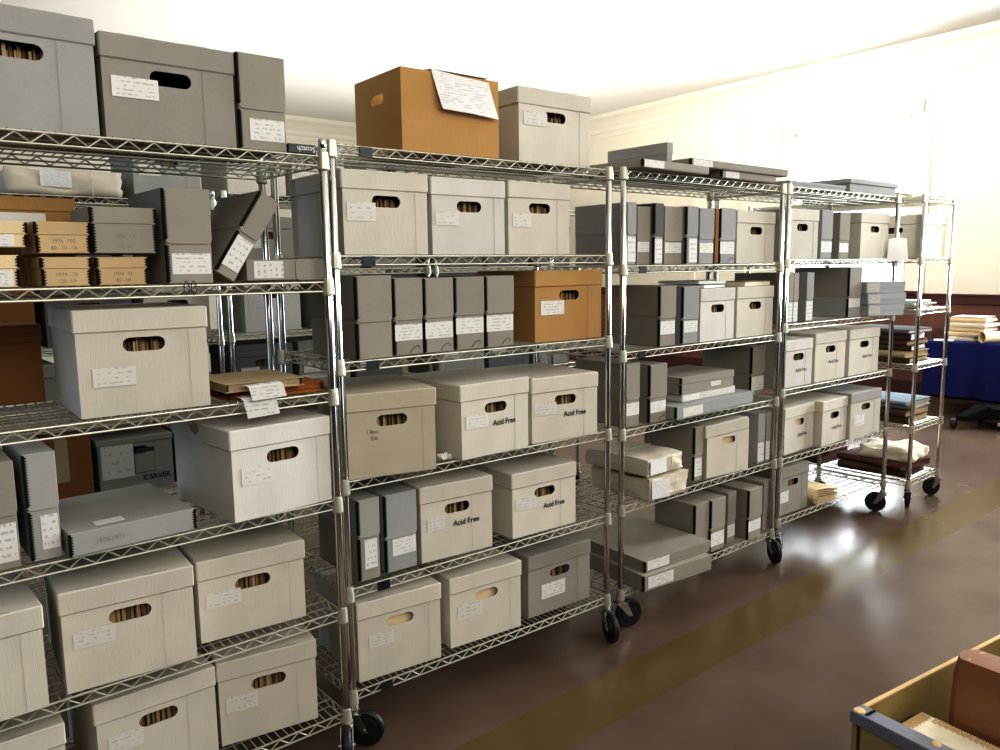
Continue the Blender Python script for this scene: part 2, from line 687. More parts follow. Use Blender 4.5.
def doc_case(i, s, A, B, yt, desc, col='case', w=None, v=.012, d=.30, H=None, split=.44, label=(.1, .9, .16, .36), lmat='label', edge=True, string=False, z0=0.0,
             group='flip-top document cases', rot=None, lidcol=None, fulllabel=None):
    PA, rz, W, h = place(i, s, A, B, w, v, yt, z0)
    if H is not None:
        h = H
    if rot is not None:
        rz = rot
    t = root_at('document_case', PA, rz, W, d, fulllabel or lab(desc, i, s), 'document case', group)
    return case_parts(t, W, d, h, col, split, label, lmat, edge, string, lidcol)


def flat_box(i, s, A, B, yt, desc, col='gray', w=None, v=.01, d=.30, H=None, lidf=.5, label=(.05, .25, .15, .85), lmat='label', corners=True, z0=0.0, group='flat archive boxes',
             rot=None, lidcol=None, name='flat_box', over=.0022, note=None, fulllabel=None, shift=None, lid_sep=True, rcorner=True, ang=0.0):
    PA, rz, W, h = place(i, s, A, B, w, v, yt, z0, ang)
    if H is not None:
        h = H
    if rot is not None:
        rz = rot
    t = root_at(name, PA, rz, W, d, fulllabel or lab(desc, i, s), 'box', group)
    if shift:
        t.location += Vector(shift)
    b = MB().box(-W / 2 + over, W / 2 - over, -d / 2 + over, d / 2 - over, 0, h - .003)
    b.build('box_body', MT[col], t, bevel=.0015)
    lb = MB().box(-W / 2, W / 2, -d / 2, d / 2, h * (1 - lidf), h)
    lid = lb.build('lid', MT[lidcol or col], t, bevel=.0015)
    if corners:
        for sd in ((1, -1) if rcorner else (1,)):
            metal_edge(lid, -sd * W / 2, -d / 2, h * (1 - lidf) + .002, h - .002, sd)
            metal_edge(t, -sd * (W / 2 - over), -d / 2 + over, .002, h * (1 - lidf) - .001, sd)
    if label:
        a0, a1, b0, b1 = label
        on_lid = b0 >= (1 - lidf) - .01
        paper_part('label', t, -W / 2 + a0 * W, -W / 2 + a1 * W, -d / 2 - (.0003 if (on_lid or b1 > 1 - lidf) else -over), b0 * h, b1 * h, MT[lmat])
    if note:
        for k, (sx, tx, sz) in enumerate(note):
            text(tx, sz, 'pencil_note', MT['pencil'], t, (sx * W, -d / 2 - .0008, h * .4) if lidf > .9 else (sx * W, -d / 2 + over - .0008, h * (.34 - .22 * k)))
    return t


# ------------------------------------------------------------------ racks themselves
rack(1, 'nearest wheeled wire rack, at the left edge, loaded with large records boxes', [], (0, 150, 180, 180))
rack(2, 'second wheeled wire rack, with the open brown carton on its top shelf', [hu(2, 1, 365), hu(2, 2, 368), hu(2, 3, 372), hu(2, 5, 383), hu(2, 6, 386)], (225, 160, 170, 190))
rack(3, 'third wheeled wire rack, with thin flat boxes along its top shelf', [hu(3, 2, 642), hu(3, 3, 641)], (250, 150, 180, 180))
rack(4, 'fourth wheeled wire rack, with two rows of Acid Free boxes', [], (290, 21, 150, 180))
rack(5, 'far wire rack standing end-on at the right, holding old ledgers', [], (291, 60, 180, 180))
rack(6, 'back-row wire rack seen behind the left part of the nearest rack', [], (0, 0, 180, 180))
rack(7, 'back-row wire rack seen through the gaps of the second rack', [], (0, 0, 180, 180))
rack(8, 'back-row wire rack added to darken the gaps of the third rack', [], (0, 0, 180, 180))  # added rack; with its dark boxes it blocks the bright background

# ------------------------------------------------------------------ rack 1
record_box(1, 1, None, 102.5, None, 'gray records box cut by the picture edge', 'slate', w=.33, v=.012, H=.273, label=(-.0, .30, .52, .68), lmat='label', lid_h=.062, files='files')
record_box(1, 1, 105, 239, 29.5, 'gray records box, second from the left', 'gray', v=.012, label=(.06, .40, .40, .60), lmat='label', files=None)
doc_case(1, 1, 240.5, 288, 51, 'single gray document case', 'case', v=.012, split=.42, label=(.22, .95, .10, .33))
# second shelf
flat_box(1, 2, None, 21.5, 255, 'lower manila box of the leftmost stack', 'manila', w=.20, v=.02, d=.2, lidf=.42, label=(.30, .93, .03, .55), group='small card boxes')
flat_box(1, 2, None, 28.5, 219, 'upper manila box of the leftmost stack', 'manila', w=.20, v=.02, d=.2, lidf=.5, label=(.30, .86, .03, .5), z0=.0935, group='small card boxes')
flat_box(1, 2, 42.5, 93, 257, 'lower tan box under its twin', 'tan', v=.03, d=.19, lidf=.4, label=None, note=[(0, '1974 - 75', .013), (0, '120  1-9', .012)], group='small card boxes')
flat_box(1, 2, 36.5, 92, 221, 'upper tan box of the pair', 'tan', v=.028, d=.2, lidf=.42, label=None, z0=.0795, note=[(0, '1976  750', .013), (0, '80 - 10 - 16', .012)], group='small card boxes')
flat_box(1, 2, 97.5, 149.5, 257, 'tan box under a gray box', 'tan', v=.03, d=.19, lidf=.4, label=None, note=[(0, '1974  77', .013), (0, '80 - 18', .012)], group='small card boxes')
flat_box(1, 2, 93, 158.5, 206, 'small gray box resting on a tan box', 'case', v=.02, d=.2, lidf=.36, label=None, z0=.0795, note=[(0, '1976  1-3', .013), (0, '50 - 65', .012)], group='small card boxes')
doc_case(1, 2, 168, 214.5, 187, 'upright gray document case beside a leaning one', 'case', v=.012, split=.415, label=(.12, .95, .10, .32))

# leaning case
def leaning_case():
    r = RACK[1]
    z = r['z'][2] + .0052
    th = R(33)
    w, h, d = .064, .262, .30
    P = column_on_line(222.5, r['O'] + r['ey'] * .015 + Vector((0, 0, z)), r['ex'])
    # the lower right corner touches the shelf, the case tips over to the right
    t = thing('document_case', (0, 0, 0), 0, lab('gray document case leaning steeply to the right', 1, 2), 'document case', 'flip-top document cases')
    case_parts(t, w, d, h, 'case', .50, (.12, .92, .10, .46), 'label')
    t.rotation_euler = (0, th, 0)
    xr = w / 2
    # bottom right corner after tipping
    dx = xr * math.cos(th)
    dz = -xr * math.sin(th)
    t.location = (P.x + .034 - dx, P.y + d / 2, z - dz)


leaning_case()


def lying_case():
    r = RACK[1]
    z = r['z'][2] + .0052
    base = r['O'] + r['ey'] * .032 + Vector((0, 0, z))
    A = column_on_line(247.6, base, r['ex'])
    t = thing('document_case', (A.x + .131, A.y + .15, z + .0315), 0, lab('gray document case lying on its side', 1, 2), 'document case', 'flip-top document cases')
    case_parts(t, .063, .30, .262, 'case', .56, (.10, .88, .08, .42), 'label', edge=False)
    t.rotation_euler = (0, R(90), 0)
    t.location = (A.x + .0, A.y + .15, z + .0330)


lying_case()

# third shelf
record_box(1, 3, (80, 420), (213, 405), 311, 'white records box standing alone', 'white', H=None, label=(.10, .42, .28, .46), lid_h=.058)
record_box(1, 4, (234.6, 524), (334, 499), 432, 'large white records box with turned front', 'cool', label=(.08, .40, .38, .58), lid_h=.058)
fb4 = flat_box(1, 4, (71, 559), (196.5, 530), 528, 'flat gray box with metal corners', 'slate', d=.36, lidf=.95, label=None, H=.062, note=[(-.2, '1970-1971', .016)])
MB().box(-.085, -.015, -.150, -.112, .0622, .0632).build('label', MT['label'], fb4)
doc_case(1, 4, None, 23, 443, 'leftmost upright document case with a tall label', 'case', w=.085, v=.005, split=.49, label=(.2, .93, .07, .43), H=.262)
doc_case(1, 4, 32, 64, 455, 'second upright document case, slim', 'slate', v=.015, split=.47, label=(.38, .92, .10, .42))
record_box(1, 5, None, (52, 706), None, 'white records box at the picture edge', 'white', w=.325, v=.0, H=.262, label=None)
record_box(1, 5, (66, 696), (199.5, 658), 595, 'white records box in the middle', 'white', label=(.07, .38, .42, .58))
record_box(1, 5, (200.5, 645), (308, 616), 563, 'white records box at the right end', 'white', label=(.06, .38, .40, .58))
record_box(1, 6, None, 74, None, 'white records box at the lower left picture corner', 'white', w=.325, v=.03, H=.262, label=None)
record_box(1, 6, 101, 221, None, 'white records box with its lower half out of view', 'white', v=.055, H=.265, label=(.08, .36, .42, .6))
record_box(1, 6, (221, 748), (320, 718), None, 'white records box at the right end', 'white', H=.262, label=(.06, .38, .38, .56))

# ------------------------------------------------------------------ rack 2
record_box(2, 1, 519, 591, 85, 'gray-white records box right of the open carton', 'white', v=.012, d=.34, label=(.06, .38, .50, .68))
record_box(2, 2, 344, 430, 168, 'white records box at the left end', 'white', v=.012, label=(.04, .37, .40, .62))
record_box(2, 2, 432.5, 506.5, 176, 'white records box in the middle', 'cool', v=.012, label=(.04, .35, .38, .56), d=.37)
record_box(2, 2, 508.5, 571, 180, 'white records box at the right end', 'white', v=.014, label=(.06, .36, .38, .56), d=.37)
doc_case(2, 3, (358, 360.5), (393.5, 357), 276, 'leftmost document case, widest and unlabelled', 'case', split=.44, label=None)
doc_case(2, 3, 395, 424, 278, 'second document case from the left', 'case', v=.012, split=.45, label=(.03, .97, .19, .40), string=True)
doc_case(2, 3, 425.3, 454.5, 278, 'third document case from the left', 'case', v=.012, split=.46, label=(.03, .97, .19, .41), string=True)
doc_case(2, 3, 455.8, 485, 277, 'fourth document case from the left', 'case', v=.012, split=.47, label=(.03, .97, .22, .44), string=True)
doc_case(2, 3, 486.3, 514.5, 276, 'fifth document case, beside the orange box', 'case', v=.012, split=.47, label=(.03, .97, .22, .45), string=True)
record_box(2, 3, 535, 602.5, 271, 'orange-brown records box with a white label', 'carton', v=.018, d=.36, label=(.08, .42, .38, .58), lmat='label')
record_box(2, 4, (348, 481), (438, 469), 395, 'beige records box at the left end', 'beige', label=None, pencil=True, v=.0)
record_box(2, 4, (462, 461), (530, 446), 386, 'white Acid Free records box in the middle', 'white', label=(.06, .38, .40, .58), txt=.12)
record_box(2, 4, (532, 444.5), (598.5, 433.5), 379, 'white Acid Free records box at the right end', 'white', label=(.03, .36, .42, .60), txt=.14)
doc_case(2, 5, 360, 381.5, 501, 'slim upright document case at the left end', 'case', v=.02, split=.53, label=(.28, .86, .14, .50), lidcol='slate')
doc_case(2, 5, 386.5, 418, 496, 'wider document case, second from the left', 'casecool', v=.028, split=.43, label=(.22, .96, .2, .42))
record_box(2, 5, (421.5, 564.5), (494, 546), 489, 'white Acid Free records box beside the document cases', 'white', label=(.08, .32, .40, .58), txt=.12)
record_box(2, 5, (512.5, 540), (577, 522), 475, 'white Acid Free records box at the right end', 'white', label=(.05, .36, .42, .60), txt=.14)
record_box(2, 6, (359, 684), (443, 657), 605, 'white records box with manila files at the left end', 'white', label=(.12, .42, .40, .56), files='manila')
record_box(2, 6, (450.5, 649.6), (522.5, 626), 580, 'white records box in the middle', 'white', label=(.10, .44, .38, .58), files='manila')
record_box(2, 6, (528.5, 619.5), (591, 597), 558, 'gray records box at the right end', 'gray', label=(.20, .58, .24, .48), lmat='label')

# ------------------------------------------------------------------ rack 3
S = 3
flat_box(3, 1, (643, 167), (708, 175), None, 'flat gray box at the front left corner, overhanging', 'case', d=.46, H=.034, lidf=.9, label=(.02, .30, .08, .92), lmat='paleabel', rcorner=False, rot=R(2))
flat_box(3, 1, 722, 776, None, 'flat gray box at the front right', 'case', v=-.03, d=.40, H=.034, lidf=.9, label=(.06, .30, .08, .92), lmat='paleabel', rcorner=False)
flat_box(3, 1, 691, 788, None, 'flat gray box lying across the two others', 'case', v=-.045, z0=.0345, d=.40, H=.032, lidf=.9, label=(.02, .20, .08, .92), lmat='paleabel', rcorner=False)
doc_case(3, 2, 627, 636, 202, 'leftmost blue-gray document case', 'casecool', v=.006, split=.48, label=(.05, .95, .05, .46), edge=False)
doc_case(3, 2, 637, 650, 206, 'brown-gray document case, second from the left', 'case', v=.03, split=.40, label=(.05, .95, .22, .40), edge=False)
doc_case(3, 2, 651.5, 663, 203, 'dark blue-gray document case, third from the left', 'casecool', v=.012, split=.46, label=(.1, .9, .03, .42), lidcol='casedark')
doc_case(3, 2, 664, 682, 206, 'brown-gray document case, fourth from the left', 'case', v=.03, split=.40, label=(.05, .95, .20, .38), edge=False)
doc_case(3, 2, 683.5, 697.5, 206, 'blue-gray document case, fifth from the left', 'casecool', v=.012, split=.47, label=(.25, .95, .03, .45))
doc_case(3, 2, 699, 713.5, 208, 'blue-gray document case, sixth from the left', 'casecool', v=.012, split=.44, label=(.03, .97, .20, .38), edge=False)
doc_case(3, 2, 719.5, 734.5, 208, 'blue-gray document case beside the records box', 'casecool', v=.012, split=.42, label=(.03, .97, .18, .40), string=True)
record_box(3, 2, 736.5, 774.5, 210, 'gray-white records box at the right end', 'white', v=.02, label=None)
doc_case(3, 3, 659, 675.5, 286, 'brown-gray document case at the left end', 'case', v=.012, split=.46, label=(.08, .95, .20, .42))
doc_case(3, 3, 682, 698, 286.5, 'blue-gray document case, second from the left', 'casecool', v=.012, split=.42, label=(.1, .95, .20, .40))
record_box(3, 3, 700, 734.5, 289, 'white records box with envelopes on its lid', 'cool', v=.012, label=None)
record_box(3, 3, 736.5, 773, 287, 'white records box with a folder on its lid', 'white', v=.012, label=None)
doc_case(3, 4, 626, 639.5, 364, 'document case at the left end behind the post', 'case', v=.02, split=.42, label=(.03, .97, .18, .38), edge=False)
doc_case(3, 4, 649, 666.5, 365, 'document case left of the flat boxes', 'case', v=.012, d=.28, split=.42, label=(.08, .95, .17, .36), string=True)
flat_box(3, 4, (676, 421), (753, 403), 406, 'long flat blue-gray box at the bottom of the pile', 'casecool', d=.30, lidf=.9, label=(.08, .32, .12, .82), lmat='paleabel', rcorner=False, H=.062)
flat_box(3, 4, 682, 735, None, 'thin white box in the middle of the pile', 'cool', v=.02, d=.27, z0=.0625, H=.036, lidf=.9, label=(.02, .30, .1, .9), corners=False)
flat_box(3, 4, 681, 734, None, 'gray clamshell box on top of the pile', 'case', v=.015, d=.28, z0=.0990, H=.080, lidf=.42, label=(.55, .74, .22, .50), lmat='paleabel', rcorner=False, lidcol='case')
doc_case(3, 4, 750.5, 764, 349.5, 'upright document case right of the flat boxes', 'case', v=.10, split=.42, label=(.05, .95, .12, .40), H=.262)
doc_case(3, 5, 693.5, 702.5, 428, 'slim document case right of the wrapped parcels', 'case', v=.03, split=.46, label=(.1, .9, .08, .42), H=.262)
record_box(3, 5, (706.5, 479), (749, 469), 428, 'white records box with a bent lid', 'white', label=None, files='manila', lidtilt=R(-2.5), H=.262)
doc_case(3, 5, 757, 764.2, 412, 'slim blue-gray document case, second from the right', 'casecool', v=.012, split=.44, label=(.1, .95, .04, .42), edge=False, H=.262)
doc_case(3, 5, 765.0, 769.6, 412, 'slim document case at the right end', 'case', v=.012, split=.44, label=(.1, .95, .04, .42), edge=False, H=.262)
flat_box(3, 6, (643.6, 593), (711.5, 570), None, 'lower large flat gray box jutting over the front', 'case', d=.45, H=.074, lidf=.97, label=(.06, .42, .16, .86), lmat='label', rcorner=False)
flat_box(3, 6, (645, 573.5), (710.5, 551), None, 'upper large flat gray box jutting over the front', 'case', z0=.0745, d=.45, H=.052, lidf=.62, label=(.03, .35, .14, .96), lmat='label', rcorner=False)
doc_case(3, 6, 694, 708, None, 'document case hidden below by the flat boxes', 'case', d=.24, v=.02, split=.42, label=None, H=.262)
doc_case(3, 6, 710, 724.5, 495, 'document case right of the flat boxes', 'case', v=.012, split=.42, label=(.05, .95, .10, .36), H=.262)
doc_case(3, 6, 727, 735, None, 'document case set back in the middle', 'case', v=.03, split=.42, label=(.05, .95, .12, .36), edge=False, H=.262)
doc_case(3, 6, 747.5, 761, 488, 'document case, second from the right', 'case', v=-.012, split=.42, label=(.05, .95, .16, .37), H=.262)
doc_case(3, 6, 762.5, 771.5, None, 'document case with a red dot at the right end', 'case', v=.02, split=.44, label=None, edge=False, H=.262)

# ------------------------------------------------------------------ rack 4
record_box(4, 2, 785.5, 818, 208, 'white records box at the left end', 'white', v=.012, label=None)
doc_case(4, 2, 820.5, 831.5, 210, 'blue-gray document case left of the middle', 'casecool', v=.02, split=.40, label=(.02, .98, .14, .36), edge=False)
doc_case(4, 2, 838.5, 848.5, 212, 'gray document case right of the middle', 'case', v=.02, split=.40, label=(.05, .95, .14, .34), edge=False)
record_box(4, 2, 860, 888, 212, 'white records box at the right end', 'white', v=.012, label=None)
doc_case(4, 3, 783, 787.3, None, 'first of three narrow document cases with white labels', 'case', v=.012, split=.44, label=(.05, .95, .03, .42), edge=False, H=.262)
doc_case(4, 3, 787.6, 792.4, None, 'second of three narrow document cases with white labels', 'case', v=.012, split=.44, label=(.05, .95, .03, .42), edge=False, H=.262)
doc_case(4, 3, 792.7, 797.5, None, 'third of three narrow document cases with white labels', 'case', v=.012, split=.44, label=(.05, .95, .03, .42), edge=False, H=.262)
doc_case(4, 3, 805.5, 812.5, None, 'document case standing alone left of the dark one', 'casecool', v=.012, split=.44, label=(.05, .95, .03, .42), edge=False, H=.262)
doc_case(4, 3, 847.5, 860, None, 'broad document case with a dark side', 'casecool', v=.012, split=.38, label=(.05, .95, .20, .38), H=.285, lidcol='case', d=.34)
for k, (z0, nm, x0, x1) in enumerate(((.0, 'lowest of three stacked boxes colored with backlit glow', 868.0, 904), (.0660, 'middle of three stacked boxes colored with backlit glow', 867.5, 906), (.1320, 'uppermost of three stacked boxes colored with backlit glow', 866.5, 905))):
    flat_box(4, 3, x0, x1, None, nm, 'pale', w=None, v=-.012, d=.17, ang=R(-24 + 1.5 * k), z0=z0, H=.0655, lidf=.55, label=(.02, .32, .1, .9), corners=False)
record_box(4, 4, 784, 812, 341, 'white Acid Free records box at the left end', 'cool', v=.012, label=None, txt=.1)
record_box(4, 4, 814.5, 845, 334, 'white Acid Free records box in the middle', 'white', v=.012, label=None, txt=.1)
record_box(4, 4, 848.5, 878.5, 330, 'white Acid Free records box at the right end', 'white', v=.012, label=None, txt=.1)
record_box(4, 5, (784, 456), (813.5, 446), 409, 'white Acid Free records box at the left end', 'white', label=None, txt=.1, files='manila')
record_box(4, 5, (816.5, 449), (846.5, 439), 402, 'white Acid Free records box in the middle', 'white', label=None, txt=.1)
record_box(4, 5, (849.5, 439.5), (880, 431), 394, 'gray-white records box with a small label', 'white', lidcol='slate', label=(.12, .45, .26, .50), lmat='label')
record_box(4, 6, 776.5, 808, 470, 'dark gray records box at the left end', 'gray', v=.02, label=(.04, .36, .26, .50), lmat='label', H=.262)

# ------------------------------------------------------------------ rack 5 (end-on)
r5 = RACK[5]


def at5(u, v, z):
    return r5['O'] + r5['ex'] * u + r5['ey'] * v + Vector((0, 0, z))


t = record_box(5, 2, 0.0 + 921, None, None, '', 'white', w=.33, v=.01, d=.385, H=.262, rot=R(-90), label=None,
               fulllabel="white records box turned sideways on the end-on rack's second shelf")
t.location = at5(.228, .185, r5['z'][2] + .0052)
text('ACID FREE', .028, 'printed_words', MT['fadedink'], t, (.1655, .02, .17), rot=(R(90), 0, R(90)))


def book(loc, rz, w, d, h, cover, page, label, name='ledger_book', group='old ledger books', spine=True, over=.005, ct=.005):
    """closed book lying flat: spine on the left (-x), two boards, page block"""
    t = thing(name, loc, rz, label, 'book', group)
    b = MB()
    b.box(-w / 2, w / 2, -d / 2, d / 2, 0, ct)
    b.box(-w / 2, w / 2, -d / 2, d / 2, h - ct, h)
    n = 6
    if spine:
        pts = [(-w / 2 - .012 * math.sin(math.pi * k / n), h * k / n) for k in range(n + 1)]
        pts += [(-w / 2 + .006, h), (-w / 2 + .006, 0)]
        b.prism(pts, -d / 2, d / 2)
    b.build('cover', cover, t, bevel=.0012)
    p = MB()
    k = 0
    z = ct
    while z < h - ct - .001:          # gatherings of leaves, slightly uneven
        hh = min(random.uniform(.004, .009), h - ct - z)
        p.box(-w / 2 + .004, w / 2 - over - random.uniform(0, .004), -d / 2 + over + random.uniform(0, .004), d / 2 - over, z, z + hh)
        z += hh
    p.build('page_block', page, t)
    return t


def crumple_box(b, x0, x1, y0, y1, z0, z1, amp, nx=10, ny=10, nz=5, mi=0, seed=0):
    """box surface with dents, for paper parcels and soft bundles"""
    rn = random.Random(seed)
    ph = [rn.uniform(0, 6.28) for _ in range(9)]

    def disp(x, y, z):
        u, v_, w_ = (x - x0) / (x1 - x0), (y - y0) / (y1 - y0), (z - z0) / (z1 - z0)
        s = math.sin(7 * u + ph[0] + 3 * w_) * math.cos(6 * v_ + ph[1]) + .6 * math.sin(13 * u + 9 * v_ + ph[2] + 5 * w_) + .5 * math.sin(17 * w_ + 11 * v_ + ph[3])
        return s * amp
    faces = []
    for (axis, side) in ((0, 0), (0, 1), (1, 0), (1, 1), (2, 0), (2, 1)):
        na, nb = {0: (ny, nz), 1: (nx, nz), 2: (nx, ny)}[axis]
        vs = []
        for i in range(na + 1):
            for j in range(nb + 1):
                a, c = i / na, j / nb
                if axis == 0:
                    p = [x1 if side else x0, y0 + a * (y1 - y0), z0 + c * (z1 - z0)]
                elif axis == 1:
                    p = [x0 + a * (x1 - x0), y1 if side else y0, z0 + c * (z1 - z0)]
                else:
                    p = [x0 + a * (x1 - x0), y0 + c * (y1 - y0), z1 if side else z0]
                # pull corners in a little so the edges look soft
                for k, (l, h_) in enumerate(((x0, x1), (y0, y1), (z0, z1))):
                    m = (l + h_) / 2
                    others = [abs((p[q] - (lo_ + hi_) / 2) / ((hi_ - lo_) / 2)) for q, (lo_, hi_) in enumerate(((x0, x1), (y0, y1), (z0, z1))) if q != k]
                    p[k] = m + (p[k] - m) * (1 - .035 * max(others) ** 6)
                dd = disp(*p)
                cx, cy = (x0 + x1) / 2, (y0 + y1) / 2
                p[0] += dd * (p[0] - cx) / (x1 - x0) * 2
                p[1] += dd * (p[1] - cy) / (y1 - y0) * 2
                if p[2] > z0 + .01:
                    p[2] += dd
                vs.append(p)
        fs = []
        for i in range(na):
            for j in range(nb):
                q = i * (nb + 1) + j
                fs.append((q, q + 1, q + nb + 2, q + nb + 1))
        b.add(vs, fs, mi)


def clean(o, dist=.0004, smooth=False):
    bm = bmesh.new()
    bm.from_mesh(o.data)
    bmesh.ops.remove_doubles(bm, verts=bm.verts[:], dist=dist)
    bmesh.ops.recalc_face_normals(bm, faces=bm.faces[:])
    bm.to_mesh(o.data)
    bm.free()
    if smooth:
        o.data.polygons.foreach_set('use_smooth', [True] * len(o.data.polygons))
    return o


# ---- end-on rack: top shelf
zt = r5['z'][1] + .0052
t = thing('flat_portfolio', at5(.17, .50, zt), r5['a'] + R(4), "gray flat portfolio on the end-on rack's top shelf", 'portfolio')
b = MB()
b.box(-.16, .16, -.30, .30, 0, .004)
b.box(-.16, .16, -.30, .30, .031, .035)
b.box(-.16, -.156, -.30, .30, .0, .035)
b.build('cover', MT['casecool'], t)
MB().box(-.152, .150, -.29, .29, .0045, .030).build('sheets', MT['page'], t)
t = thing('paper_roll', at5(.33, -.0 + .11, zt + .0), r5['a'], "white paper roll at the corner of the end-on rack's top shelf", 'paper roll')
b = MB()
b.lathe([(.020, 0), (.028, 0), (.028, .26), (.020, .26)], 18, axis='y', c=(.03, -.10, .0285))
b.build('rolled_sheet', MT['paper'], t, smooth=False)
# third shelf: loose papers
zs = r5['z'][3] + .0052
for k, (u, v, w, d, rz, h, nm, mt) in enumerate(((.17, .20, .27, .34, 4, .018, 'gray-white paper bundle, lowest of the pile', 'page'), (.22, .19, .26, .32, -8, .014, 'cream paper bundle, middle of the pile', 'paper'),
                                             (.24, .20, .24, .30, 10, .010, 'white paper bundle, uppermost of the pile', 'paper'))):
    t = thing('paper_bundle', at5(u, v, zs), r5['a'] + R(rz), f"{nm} on the end-on rack's third shelf", 'papers', 'loose paper bundles')
    for q in range(4):
        pb = MB()
        crumple_box(pb, -w / 2, w / 2, -d / 2, d / 2, h * q / 4, h * (q + 1) / 4 - .0004, .0012, 8, 8, 1, 0, k * 5 + q)
        o = clean(pb.build('paper_sheet', MT[mt], t))
        o.rotation_euler = (0, 0, R(random.uniform(-3, 3)))
    zs += h + .0015
# fourth shelf: stack of ledgers
zs = r5['z'][4] + .0052
spec = [(.20, .26, .33, .40, 3, .034, 'oldbook', 'agedpage', 'brown ledger at the bottom of the tall pile'),
        (.19, .24, .31, .36, -4, .040, 'folder', 'agedpage', 'tan ledger, second from the bottom of the tall pile'),
        (.20, .25, .30, .36, 6, .034, 'oldbook', 'page', 'dark ledger, third from the bottom of the tall pile'),
        (.21, .24, .31, .34, -2, .030, 'redbook', 'agedpage', 'dark red ledger in the middle of the tall pile'),
        (.19, .25, .29, .36, 5, .045, 'oldbook', 'paper', 'ledger with white pages near the top of the tall pile'),
        (.20, .26, .33, .42, -3, .026, 'casedark', 'page', 'wide dark ledger on top of the tall pile')]
for (u, v, w, d, rz, h, c, p, nm) in spec:
    book(at5(u, v, zs), r5['a'] + R(rz), w, d, h, MT[c], MT[p], f"{nm} on the end-on rack")
    zs += h + .001
for k, (zz, y) in enumerate(((.075, .02), (.18, .03))):
    t = thing('paper_roll', at5(.17 + .1 * k, .035, r5['z'][4] + .0052 + zz), 0, '', 'paper roll')
    D.objects.remove(t)
# fifth shelf: blue-gray ledgers
zs = r5['z'][5] + .0052
spec = [(.22, .28, .34, .46, 2, .045, 'oldbook', 'agedpage', 'ragged brown ledger at the bottom of the short pile'),
        (.21, .27, .33, .45, -3, .046, 'oldbook', 'agedpage', 'ragged brown ledger, second of the short pile'),
        (.22, .27, .34, .46, 4, .030, 'bluebook', 'agedpage', 'blue-gray ledger under the top one of the short pile'),
        (.21, .28, .35, .47, -2, .022, 'bluebook', 'agedpage', 'blue-gray ledger on top of the short pile')]
for (u, v, w, d, rz, h, c, p, nm) in spec:
    book(at5(u, v, zs), r5['a'] + R(rz), w, d, h, MT[c], MT[p], f"{nm} on the end-on rack")
    zs += h + .001
t = thing('paper_slip', at5(.12, .30, zs), R(12), 'white paper slip on the blue-gray ledger of the end-on rack', 'paper')
MB().box(-.10, .10, -.03, .03, 0, .0012).build('slip', MT['paper'], t)
# bottom shelf
zs = r5['z'][6] + .0052
book(at5(.22, .27, zs), r5['a'] + R(3), .34, .44, .050, MT['oldbook'], MT['redbook'], "dark ledger at the bottom of the end-on rack's bottom shelf")
book(at5(.23, .26, zs + .051), r5['a'] + R(-7), .36, .45, .042, MT['redbook'], MT['redbook'], 'red-brown ledger under the white parcel of the end-on rack')
book(at5(.21, .83, zs), r5['a'] + R(-4), .36, .50, .075, MT['oldbook'], MT['redbook'], "dark thick ledger at the back of the end-on rack's bottom shelf")
book(at5(.22, .80, zs + .076), r5['a'] + R(6), .33, .44, .050, MT['oldbook'], MT['redbook'], "dark ledger on the thick one at the back of the end-on rack")
book(at5(.23, .82, zs + .127), r5['a'] + R(-3), .34, .48, .060, MT['oldbook'], MT['oldbook'], "second highest dark ledger at the back of the end-on rack's bottom shelf")
book(at5(.22, .81, zs + .188), r5['a'] + R(4), .35, .46, .055, MT['oldbook'], MT['oldbook'], "topmost dark ledger at the back of the end-on rack's bottom shelf")
t = thing('wrapped_parcel', at5(.235, .20, zs + .095), r5['a'] + R(4), 'white crumpled parcel lying on red-brown ledgers of the end-on rack', 'parcel')
b = MB()
crumple_box(b, -.16, .16, -.17, .17, 0, .075, .009, 14, 14, 5, 0, 5)
clean(b.build('paper_wrap', MT['page'], t), smooth=True)

# ------------------------------------------------------------------ loose things on racks 1-4
# black tape package on the nearest rack's top shelf, upside down
r = RACK[1]
base = r['O'] + Vector((0, .004, r['z'][1] + .0052))
A = column_on_line(288.5, base, r['ex'])
B = column_on_line(317.5, base, r['ex'])
t = thing('tape_box', ((A.x + B.x) / 2, base.y + .024, base.z), 0, "narrow black tape package, upside down, on the nearest rack's top shelf", 'small package')
w = B.x - A.x - .004
MB().box(-w / 2, w / 2, -.02, .02, 0, .026).build('package', MT['holder'], t, bevel=.002)
text('Scotch', .021, 'printed_words', MT['paper'], t, (.012, -.0212, .0200), rot=(R(90), R(180), 0), bold=.0004)

# open brown carton with a sheet
r = RACK[2]
z = r['z'][1] + .0052
base = r['O'] + r['ey'] * .012 + Vector((0, 0, z))
A = column_on_line(402.5, base, r['ex'])
B = column_on_line(498, base, r['ex'])
W = (B - A).length
H = height_at(A, 66) - z
dC = .31
t = root_at('brown_carton', A, r['a'] + R(-1), W, dC, "open brown carton under a hanging sheet, on the second rack's top shelf", 'carton', None)
b = MB()
x0, x1, y0, y1 = -W / 2, W / 2, -dC / 2, dC / 2
hole = stadium(0, H * .70, .085, .034)
sb = MB()
plate_with_hole(sb, -dC / 2, dC / 2, 0, 0, H, hole, .005)
